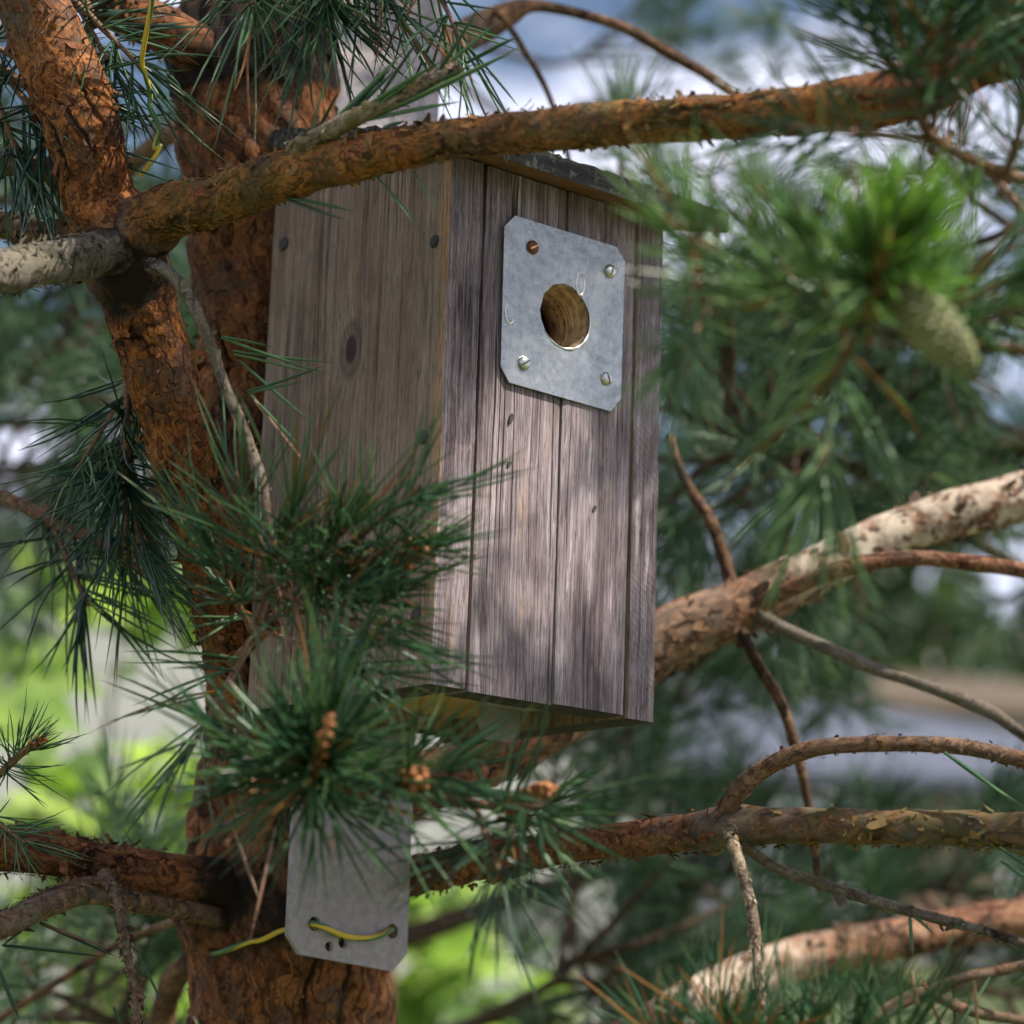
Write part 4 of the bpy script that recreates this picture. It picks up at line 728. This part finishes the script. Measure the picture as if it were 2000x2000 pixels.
tw = limb('twig', M_GREY, [([(285, 500, 1.36, 14, .4), (318, 515, 1.345, 12.5, 0, .3), (345, 545, 1.335, 12, 0, .3, .3), (382, 615, 1.32, 11.5, 0, .2, .4), (412, 695, 1.31, 11, 0, .3, .3), (440, 765, 1.30, 11.5, 0, .3, .2), (470, 840, 1.29, 11.5, 0, .2, .3), (490, 900, 1.28, 11), (505, 980, 1.27, 9.5), (520, 1080, 1.265, 8.5), (530, 1180, 1.26, 8)], dict(spurs=130, flen=.0026, lift=.35))], pt, 'thin grey twig hanging between limb and nest box', ds=.0009, flakes=60, lump=.1)
loose(tw, [(418, 635, 1.31, 515, 655, 1.28, -6), (418, 637, 1.31, 628, 708, 1.26, 10), (440, 662, 1.305, 634, 684, 1.26, 8), (441, 668, 1.305, 612, 710, 1.26, -8), (466, 738, 1.295, 610, 690, 1.26, 8), (470, 742, 1.295, 572, 720, 1.26, -5), (452, 680, 1.30, 598, 805, 1.26, 8), (470, 742, 1.295, 585, 862, 1.255, 4), (414, 660, 1.32, 430, 905, 1.29, 0)])
loose(tw, [(480, 755, 1.29, 582, 882, 1.26, 4, 1.2)], M_DEAD)
loose(bigb, [(528, 371, 1.31, 668, 399, 1.27, -8, 1.2), (528, 371, 1.31, 655, 416, 1.275, 6, 1.2), (708, 330, 1.28, 805, 436, 1.26, 5, .75), (778, 322, 1.27, 836, 402, 1.25, 3, .75), (690, 300, 1.28, 780, 420, 1.27, 8, .6)])
loose(stub, [(600, 262, 1.285, 742, 125, 1.27, 4, 1.6), (600, 258, 1.285, 770, 90, 1.27, 6, 1.6), (650, 230, 1.28, 835, 115, 1.25, -18, 1.7), (640, 236, 1.28, 748, 130, 1.27, 6, 1.5), (812, 160, 1.262, 905, 12, 1.25, -4, 1.5), (845, 122, 1.262, 940, 40, 1.25, 4, 1.4), (880, 118, 1.262, 978, 68, 1.24, -6, 1.6), (700, 222, 1.275, 980, 90, 1.235, 10, 2.0), (690, 228, 1.275, 868, 192, 1.25, -4, 1.7), (620, 252, 1.28, 800, 140, 1.26, 12, 1.6), (760, 178, 1.268, 900, 118, 1.25, 6, 1.5), (700, 206, 1.275, 800, 60, 1.26, -8, 1.3), (725, 240, 1.275, 765, 228, 1.25, 0, 1.5), (583, 262, 1.29, 640, 60, 1.29, 0, .9), (590, 262, 1.29, 640, 170, 1.27, 3, 1.2)])
loose(rlow, [(1782, 1420, 1.29, 1932, 1523, 1.27, 12, 1.5), (1782, 1420, 1.29, 1908, 1512, 1.27, -6, 1.4), (1886, 1598, 1.27, 1990, 1665, 1.25, 4, 1.3), (1888, 1625, 1.27, 1990, 1690, 1.25, 4, 1.3), (1716, 1725, 1.29, 1722, 1805, 1.28, 0, 1.2), (1722, 1727, 1.29, 1760, 1760, 1.28, -6, 1.2), (1800, 1858, 1.22, 1806, 1990, 1.22, 0), (1870, 1840, 1.22, 1800, 1950, 1.2, 6), (1960, 1830, 1.2, 1906, 1862, 1.21, 0)])
loose(lowd, [(75, 1742, 1.40, 205, 1787, 1.38, 4, 1.2), (75, 1742, 1.40, 222, 1806, 1.38, -2, 1.2), (5, 1783, 1.39, 205, 1806, 1.37, -6, 1.4), (50, 1750, 1.40, 6, 1784, 1.39, -6, 1.2), (0, 1830, 1.38, 38, 1925, 1.37, 0, 1.6), (262, 1800, 1.37, 310, 1900, 1.36, 0), (215, 1900, 1.36, 240, 1960, 1.36, 0, 1.4)], M_DARKN)
loose(lowd, [(76, 1741, 1.40, 205, 1788, 1.375, 8, 1.1)], M_DEAD)
def spray(name_label, mat, twigs, shoots, buds=(), ds=.0014, dead=(), kindmat=None):
    o = limb('branch', mat, twigs, pt, name_label, ds=ds, spurs=50, flen=.0025, lift=.4)
    for (k, a, b2, *s_) in shoots: tuft(o, k, a, b2, s_[0] if s_ else None)
    for (a, b2, *kw) in buds: bud_cluster(o, a, b2, **(kw[0] if kw else {}))
    if dead: loose(o, dead, M_DEAD, .0009)
    return o
spray('needle spray in front of the lower left corner of the box', M_BROWN, [[(430, 1560, 1.38, 12), (520, 1520, 1.26, 12), (590, 1490, 1.17, 12), (600, 1440, 1.14, 11), (618, 1370, 1.12, 10)], [(590, 1490, 1.17, 10), (690, 1480, 1.16, 9), (790, 1470, 1.15, 8)], [(690, 1482, 1.16, 9), (830, 1510, 1.17, 9), (975, 1525, 1.18, 9)]],
      [('burst', (590, 1495, 1.17), (600, 1400, 1.10), 1.0), ('burst', (592, 1490, 1.165), (622, 1380, 1.10), 1.0), ('short', (600, 1450, 1.15), (628, 1340, 1.11), 1.0), ('short', (690, 1482, 1.16), (790, 1468, 1.14), 1.0), ('short', (930, 1520, 1.18), (985, 1522, 1.16), .9), ('droop', (900, 1530, 1.18), (915, 1570, 1.17), .9), ('short', (560, 1500, 1.18), (480, 1440, 1.15), 1.0)],
      [((588, 1478, 1.135), (625, 1350, 1.075), dict(n=30, size=.0013, wid=.0020)), ((762, 1478, 1.15), (800, 1466, 1.135), dict(n=18)), ((950, 1535, 1.18), (1042, 1488, 1.155), dict(n=70, size=.0016, wid=.0050))], dead=[(500, 1420, 1.2, 380, 1310, 1.17), (440, 1560, 1.2, 490, 1700, 1.18), (460, 1500, 1.2, 400, 1420, 1.18), (520, 1560, 1.2, 470, 1780, 1.17)])
spray('needle spray across the side panel with one orange bud', M_BROWN, [[(440, 1250, 1.40, 11), (500, 1190, 1.27, 10), (560, 1130, 1.235, 9.5), (650, 1080, 1.22, 9), (765, 1048, 1.205, 8)], [(500, 1190, 1.27, 8), (530, 1080, 1.25, 8), (570, 960, 1.24, 7)], [(540, 1160, 1.25, 8), (640, 1000, 1.23, 7), (700, 930, 1.22, 6)]],
      [('sparse', (600, 1085, 1.225), (700, 1050, 1.20), .85), ('short', (690, 1068, 1.21), (750, 1048, 1.20), .62), ('long', (490, 1150, 1.25), (530, 1030, 1.22), .85), ('long', (550, 1100, 1.24), (640, 1010, 1.20), .8), ('sparse', (520, 1160, 1.25), (480, 1020, 1.24), .9), ('sparse', (540, 1160, 1.25), (660, 1140, 1.22), .9), ('short', (560, 1120, 1.23), (640, 1110, 1.20), .95), ('sparse', (500, 1190, 1.26), (620, 1240, 1.22), 1.0), ('short', (470, 1180, 1.28), (420, 1080, 1.26), .9), ('sparse', (620, 1060, 1.22), (730, 970, 1.19), .9), ('sparse', (560, 1130, 1.22), (670, 1180, 1.19), .9), ('sparse', (470, 1220, 1.28), (430, 1290, 1.26), 1.0)],
      [((758, 1052, 1.205), (800, 1030, 1.185), dict(n=24, size=.0020, wid=.0042))], dead=[(490, 1015, 1.23, 478, 1165, 1.23), (490, 1010, 1.23, 545, 1170, 1.22), (540, 1040, 1.23, 560, 1150, 1.22), (560, 1130, 1.215, 650, 1050, 1.205, 0, 1.5), (530, 1120, 1.23, 545, 1260, 1.22), (560, 1150, 1.22, 530, 1270, 1.21), (545, 1110, 1.22, 580, 1210, 1.21), (520, 1150, 1.22, 560, 1230, 1.21), (480, 1160, 1.24, 490, 1290, 1.23)])
spray('dark needle tuft hanging left of the forked limb', M_BROWN, [[(300, 700, 1.43, 9, .4), (250, 720, 1.44, 8, .5), (238, 790, 1.44, 8, .5), (240, 880, 1.44, 7, .5)]],
      [('droop', (240, 700, 1.44), (238, 800, 1.43), 1.1), ('dark', (240, 760, 1.44), (238, 880, 1.43), 1.0), ('droop', (240, 850, 1.44), (250, 920, 1.43), 1.15), ('sparse', (236, 740, 1.44), (180, 830, 1.42), .8)])
spray('blurred dark needle tuft with a pale bud at the left edge', M_BROWN, [[(-140, 900, 1.62, 14, .2), (0, 935, 1.56, 13), (100, 985, 1.53, 11), (230, 1040, 1.50, 9)]],
      [('dark', (60, 965, 1.55), (150, 1010, 1.53), .9), ('droop', (180, 1020, 1.51), (240, 1060, 1.50), .9), ('droop', (100, 990, 1.53), (130, 1060, 1.52), 1.1)], [((232, 1040, 1.50), (275, 1010, 1.48), dict(n=20, size=.0020, wid=.0045))])
spray('needle tuft hanging at the far left beside the forked limb', M_BROWN, [[(-120, 90, 1.44, 10), (0, 130, 1.43, 9, .2), (50, 165, 1.42, 7, .2)]], [('droop', (0, 130, 1.43), (40, 180, 1.42), 1.2), ('droop', (-20, 150, 1.43), (10, 230, 1.42), 1.1), ('dark', (-60, 60, 1.43), (30, 110, 1.42), 1.0)])
spray('needle tuft poking out right of the forked limb top', M_BROWN, [[(60, -90, 1.44, 10), (150, -10, 1.43, 9), (180, 50, 1.42, 7)]], [('sparse', (120, -20, 1.43), (200, 60, 1.41), 1.0), ('droop', (140, 0, 1.43), (190, 90, 1.41), 1.0)])
spray('needle shoots hanging over the top of the mounting bar', M_BROWN, [[(420, -200, 1.42, 12), (540, -70, 1.38, 11), (680, -45, 1.36, 10), (820, -40, 1.35, 9)]],
      [('long', (490, -150, 1.38), (480, -40, 1.34), 1.0), ('long', (560, -150, 1.38), (600, -50, 1.34), 1.0), ('long', (640, -150, 1.37), (710, -40, 1.34), .95), ('droop', (560, -100, 1.36), (600, -20, 1.34), 1.0), ('sparse', (780, -120, 1.35), (830, -10, 1.33), 1.0), ('sparse', (620, -120, 1.37), (600, 0, 1.34), 1.0)])
DSH[0] = .05
rf_ = spray('bright foreground needle spray with a green cone on the right', M_BROWN, [[(2080, 690, .99, 15), (1932, 662, .97, 13, .4), (1760, 640, .95, 12, .5), (1640, 618, .94, 12, .5), (1480, 590, .95, 9, .4), (1330, 565, .965, 8, .2)], [(1640, 618, .94, 12, .2), (1655, 520, .93, 13), (1672, 420, .92, 11)], [(1325, 565, .965, 10), (1318, 500, .96, 11), (1310, 445, .955, 9)]],
      [('fresh', (1643, 615, .94), (1664, 480, .905), .95), ('fresh', (1655, 590, .93), (1715, 470, .905), .75), ('light', (1640, 622, .955), (1645, 560, .92), .9), ('light', (1700, 630, .96), (1880, 540, .94), .85), ('light', (1760, 640, .96), (1932, 580, .95), .8), ('light', (1610, 612, .945), (1510, 560, .92), .75), ('light', (1580, 608, .95), (1540, 500, .93), .7), ('light', (1600, 620, .955), (1580, 720, .95), .9),
       ('light', (1330, 565, .965), (1318, 480, .94), .75), ('light', (1340, 570, .965), (1310, 630, .95), .62), ('light', (1470, 590, .955), (1440, 500, .94), .6)],
      [((1640, 600, .915), (1676, 430, .875), dict(n=30, size=.0012, wid=.0018)), ((1322, 560, .945), (1310, 445, .915), dict(n=20, size=.0010, wid=.0014)), ((1468, 510, .94), (1510, 545, .945), dict(n=8, size=.0016, wid=.0014))])
DSH[0] = 0
spray('dark needle shoots crossing the upper right branch', M_BROWN, [[(2080, 380, 1.10, 13), (1900, 330, 1.08, 11, .2), (1760, 260, 1.06, 10, .2), (1730, 180, 1.06, 9)]],
      [('long', (1750, 250, 1.06), (1715, 130, 1.04), .95), ('long', (1760, 240, 1.06), (1780, 110, 1.04), .95), ('sparse', (1730, 260, 1.06), (1620, 250, 1.04), .9), ('sparse', (1780, 280, 1.07), (1720, 380, 1.05), .9), ('long', (1900, 330, 1.08), (1932, 220, 1.06), .9), ('long', (1880, 340, 1.08), (1950, 420, 1.06), .9), ('long', (1800, 120, 1.1), (1880, 10, 1.08), .9), ('dark', (1720, 180, 1.06), (1620, 30, 1.04), .9)],
      dead=[(1838, 80, 1.05, 1790, 240, 1.04, 0, 1.3), (1815, 130, 1.05, 1775, 300, 1.04, 0, 1.3), (1830, 180, 1.05, 1800, 330, 1.04)])
br = spray('green needle shoots rising along the bottom right edge', M_BROWN, [[(1250, 2080, 1.2, 12), (1400, 1990, 1.17, 11), (1600, 1975, 1.16, 10), (1780, 1985, 1.16, 9)], [(1560, 2040, 1.20, 15), (1641, 1935, 1.215, 14, 0, .3), (1711, 1886, 1.22, 13, 0, .3), (1756, 1869, 1.22, 11, 0, .3), (1816, 1846, 1.22, 10, 0, .4), (1932, 1822, 1.22, 9, 0, .4), (2040, 1800, 1.2, 9)], [(1756, 1872, 1.22, 12, 0, .3), (1816, 1903, 1.22, 11, 0, .3), (1886, 1919, 1.225, 9.5, .1, .3), (1960, 1930, 1.23, 9), (2040, 1950, 1.23, 9)]],
      [('short', (1340, 2060, 1.18), (1350, 1990, 1.16), .9), ('short', (1420, 2060, 1.17), (1400, 1990, 1.15), .95), ('short', (1480, 2060, 1.17), (1500, 1990, 1.15), .9), ('short', (1570, 2070, 1.17), (1600, 1990, 1.15), .9), ('short', (1660, 2080, 1.17), (1690, 2000, 1.15), .9), ('short', (1250, 2070, 1.19), (1260, 2000, 1.17), .9)], dead=[(1718, 1830, 1.2, 1752, 1990, 1.2, 0, 1.2), (1742, 1850, 1.2, 1800, 1990, 1.2, 0, 1.2), (1838, 1850, 1.2, 1850, 1990, 1.2)])
spray('small needle tuft with a brown bud at the left edge', M_BROWN, [[(-100, 1560, 1.40, 8), (0, 1460, 1.37, 7), (60, 1405, 1.35, 6)]], [('short', (0, 1458, 1.37), (60, 1405, 1.35), .55), ('sparse', (-60, 1510, 1.38), (-20, 1540, 1.37), .6)], [((62, 1403, 1.35), (84, 1392, 1.345), dict(n=10, size=.0014, wid=.0018))])
# green cone
def cone(parent, a, b2, r):
    A_, B_ = P(*a), P(*b2); d = B_-A_; L_ = np.linalg.norm(d); d /= L_; n1 = unit(np.cross(d, [0, 0, 1.0])); n2 = np.cross(d, n1); ni, nj = 90, 110
    t = np.linspace(0, 1, ni); th = np.arange(nj)/nj*2*PI; prof = r*np.sin(PI*np.clip(t*.93+.05, 0, 1))**.62*(1.08-.28*t)
    n = 150; st = (np.arange(n)+.5)/n; sa = (np.arange(n)*2.39996) % (2*PI); TT, HH = np.meshgrid(t, th, indexing='ij')
    da = np.abs(((HH[..., None]-sa+PI) % (2*PI))-PI)*r*.9; dt = (TT[..., None]-st)*L_; dd = np.sqrt(da**2+dt**2); k1 = np.sort(dd, -1); e = np.clip((k1[..., 1]-k1[..., 0])/.0022, 0, 1)
    rr = prof[:, None]+.0016*e-.0006+.0010*np.exp(-(k1[..., 0]/.0009)**2)
    V = A_+d*(TT*L_)[..., None]+rr[..., None]*(np.cos(HH)[..., None]*n1+np.sin(HH)[..., None]*n2); i = np.arange(ni-1)[:, None]*nj; j = np.arange(nj)[None]
    return mesh('pine_cone', V, [np.stack([i+j, i+(j+1) % nj, i+nj+(j+1) % nj, i+nj+j], -1).reshape(-1, 4)], M_CONE, parent, None, dict(rim=(1-e).ravel()**2), True, parent_origin(parent))
cone(rf_, (1690, 543, .95), (1836, 702, .935), .0090)
# unseen crown clumps added overhead along the sun's rays to dapple the box
RNG = np.random.default_rng(77); shade_clumps = MB(); shade_limbs = MB(); mid_ = NB+E1*.04+E2*.10
for (z_, ex) in ((2.75, (.62, .22, 2.95)), (2.6, (.45, -.05, 2.75)), (2.9, (.8, .05, 3.2))):
    tube(shade_limbs, [(tb[0], tb[1], z_-.15, .014), ((tb[0]+ex[0])/2, (tb[1]+tb[1]+ex[1])/2, z_+.02, .011), (tb[0]+ex[0], tb[1]+ex[1], ex[2]-.1, .006)], ds=.006, world=True)
nk = 0; hub = [mid_+E1*RNG.uniform(-.15, .15)+E2*RNG.uniform(-.1, .12)+np.array([0, 0, RNG.uniform(-.24, .42)])+SUN*RNG.uniform(.6, 1.5) for _ in range(24)]
while nk < 120:
    p = hub[nk % 24]+RNG.normal(0, .03, 3)
    if seen(p[None], 380)[0]: p = p+SUN*.5
    dr = unit(np.array([RNG.normal(0, .6), RNG.normal(0, .6), RNG.normal(.5, .4)])); V, Fc, nr, nt = shoot_arrays(.08, 34, .056, 74, 24, .0009, 3)
    q = np.array(Vector(dr).to_track_quat('Z', 'Y').to_matrix()); shade_clumps.add(V@q.T+p, [Fc], 0, nr=nr, nt=nt); nk += 1
shade_limbs.build('branch', [M_BROWN, M_FLAKE['bark_brown']], pt, True, tb); shade_clumps.build('crown', M_NEEDLE, pt, True, tb)  # limbs and needle clumps added unseen for their shade
# ------------------------------------------------------------------ tie wires
def wire(pts, label, r=.0014, pitch=.075):
    rows = [[*P(*p), r] for p in pts]; s_ = spline(rows)[:, :3]; mb = MB(); k = 10; T, N, B = frames(s_); sg = np.concatenate([[0], np.cumsum(np.linalg.norm(np.diff(s_, axis=0), axis=1))]); th = np.arange(k)/k*2*PI
    V = s_[:, None]+r*(np.cos(th)[None, :, None]*N[:, None]+np.sin(th)[None, :, None]*B[:, None]); i = np.arange(len(s_)-1)[:, None]*k; j = np.arange(k)[None]
    band = .5+.5*np.sin(th[None]+sg[:, None]/pitch*2*PI); base = s_[0]
    o = mesh('tie_wire', V, [np.stack([i+j, i+(j+1) % k, i+k+(j+1) % k, i+k+j], -1).reshape(-1, 4)], M_WIRE, None, None, dict(band=band.ravel(), bco=V.reshape(-1, 3)), True, base); o.location = base
    return tag(o, label, 'wire', 'green and yellow tie wires')
wire([(286, -60, 1.36), (287, 0, 1.365), (268, 109, 1.38), (274, 140, 1.385), (283, 175, 1.39), (283, 203, 1.39), (292, 222, 1.39), (301, 246, 1.39), (294, 268, 1.39), (292, 280, 1.39), (303, 276, 1.39), (290, 300, 1.39), (262, 333, 1.39)], 'loose green and yellow wire end dangling beside the upper trunk')
def bar_d(x, y, off):
    n = E2; d = FW+RT*(x*S-1000)/F+UP*(1000-y*S)/F; return float(((NB+E2*(D_+.001-off)-CAM)@n)/(d@n))
def trunk_d(x, y, cx=545, h=186, r=.0600, dc=1.548): return dc-r*math.sqrt(max(.02, 1-((x-cx)/h)**2))
wire([(640, 1772, bar_d(640, 1772, -.012)), (600, 1752, bar_d(600, 1752, -.008)), (589, 1743, bar_d(589, 1743, .0)), (594, 1743, bar_d(594, 1743, .0030)), (615, 1750, bar_d(615, 1750, .0036)), (650, 1765, bar_d(650, 1765, .0034)), (690, 1770, bar_d(690, 1770, .0034)), (720, 1765, bar_d(720, 1765, .0036)), (734, 1756, bar_d(734, 1756, .0030)), (736, 1755, bar_d(736, 1755, -.002)), (700, 1775, bar_d(700, 1775, -.012))], 'green and yellow wire looped through two holes of the grey bar', .0016)
wire([(x, y, trunk_d(x, y)-.0036) for x, y in ((575, 1748), (548, 1752), (525, 1758), (505, 1768), (490, 1774), (470, 1777), (440, 1788), (415, 1797), (392, 1801), (372, 1798), (361, 1792))], 'green and yellow wire tied round the trunk left of the grey bar', .0015)
wire([(360, 1910, 1.56), (372, 1925, 1.52), (384, 1962, 1.50), (400, 1962, 1.498), (420, 1985, 1.495), (450, 2010, 1.49), (500, 2040, 1.488)], 'yellowish wire curling off the trunk at the bottom edge', .0014)
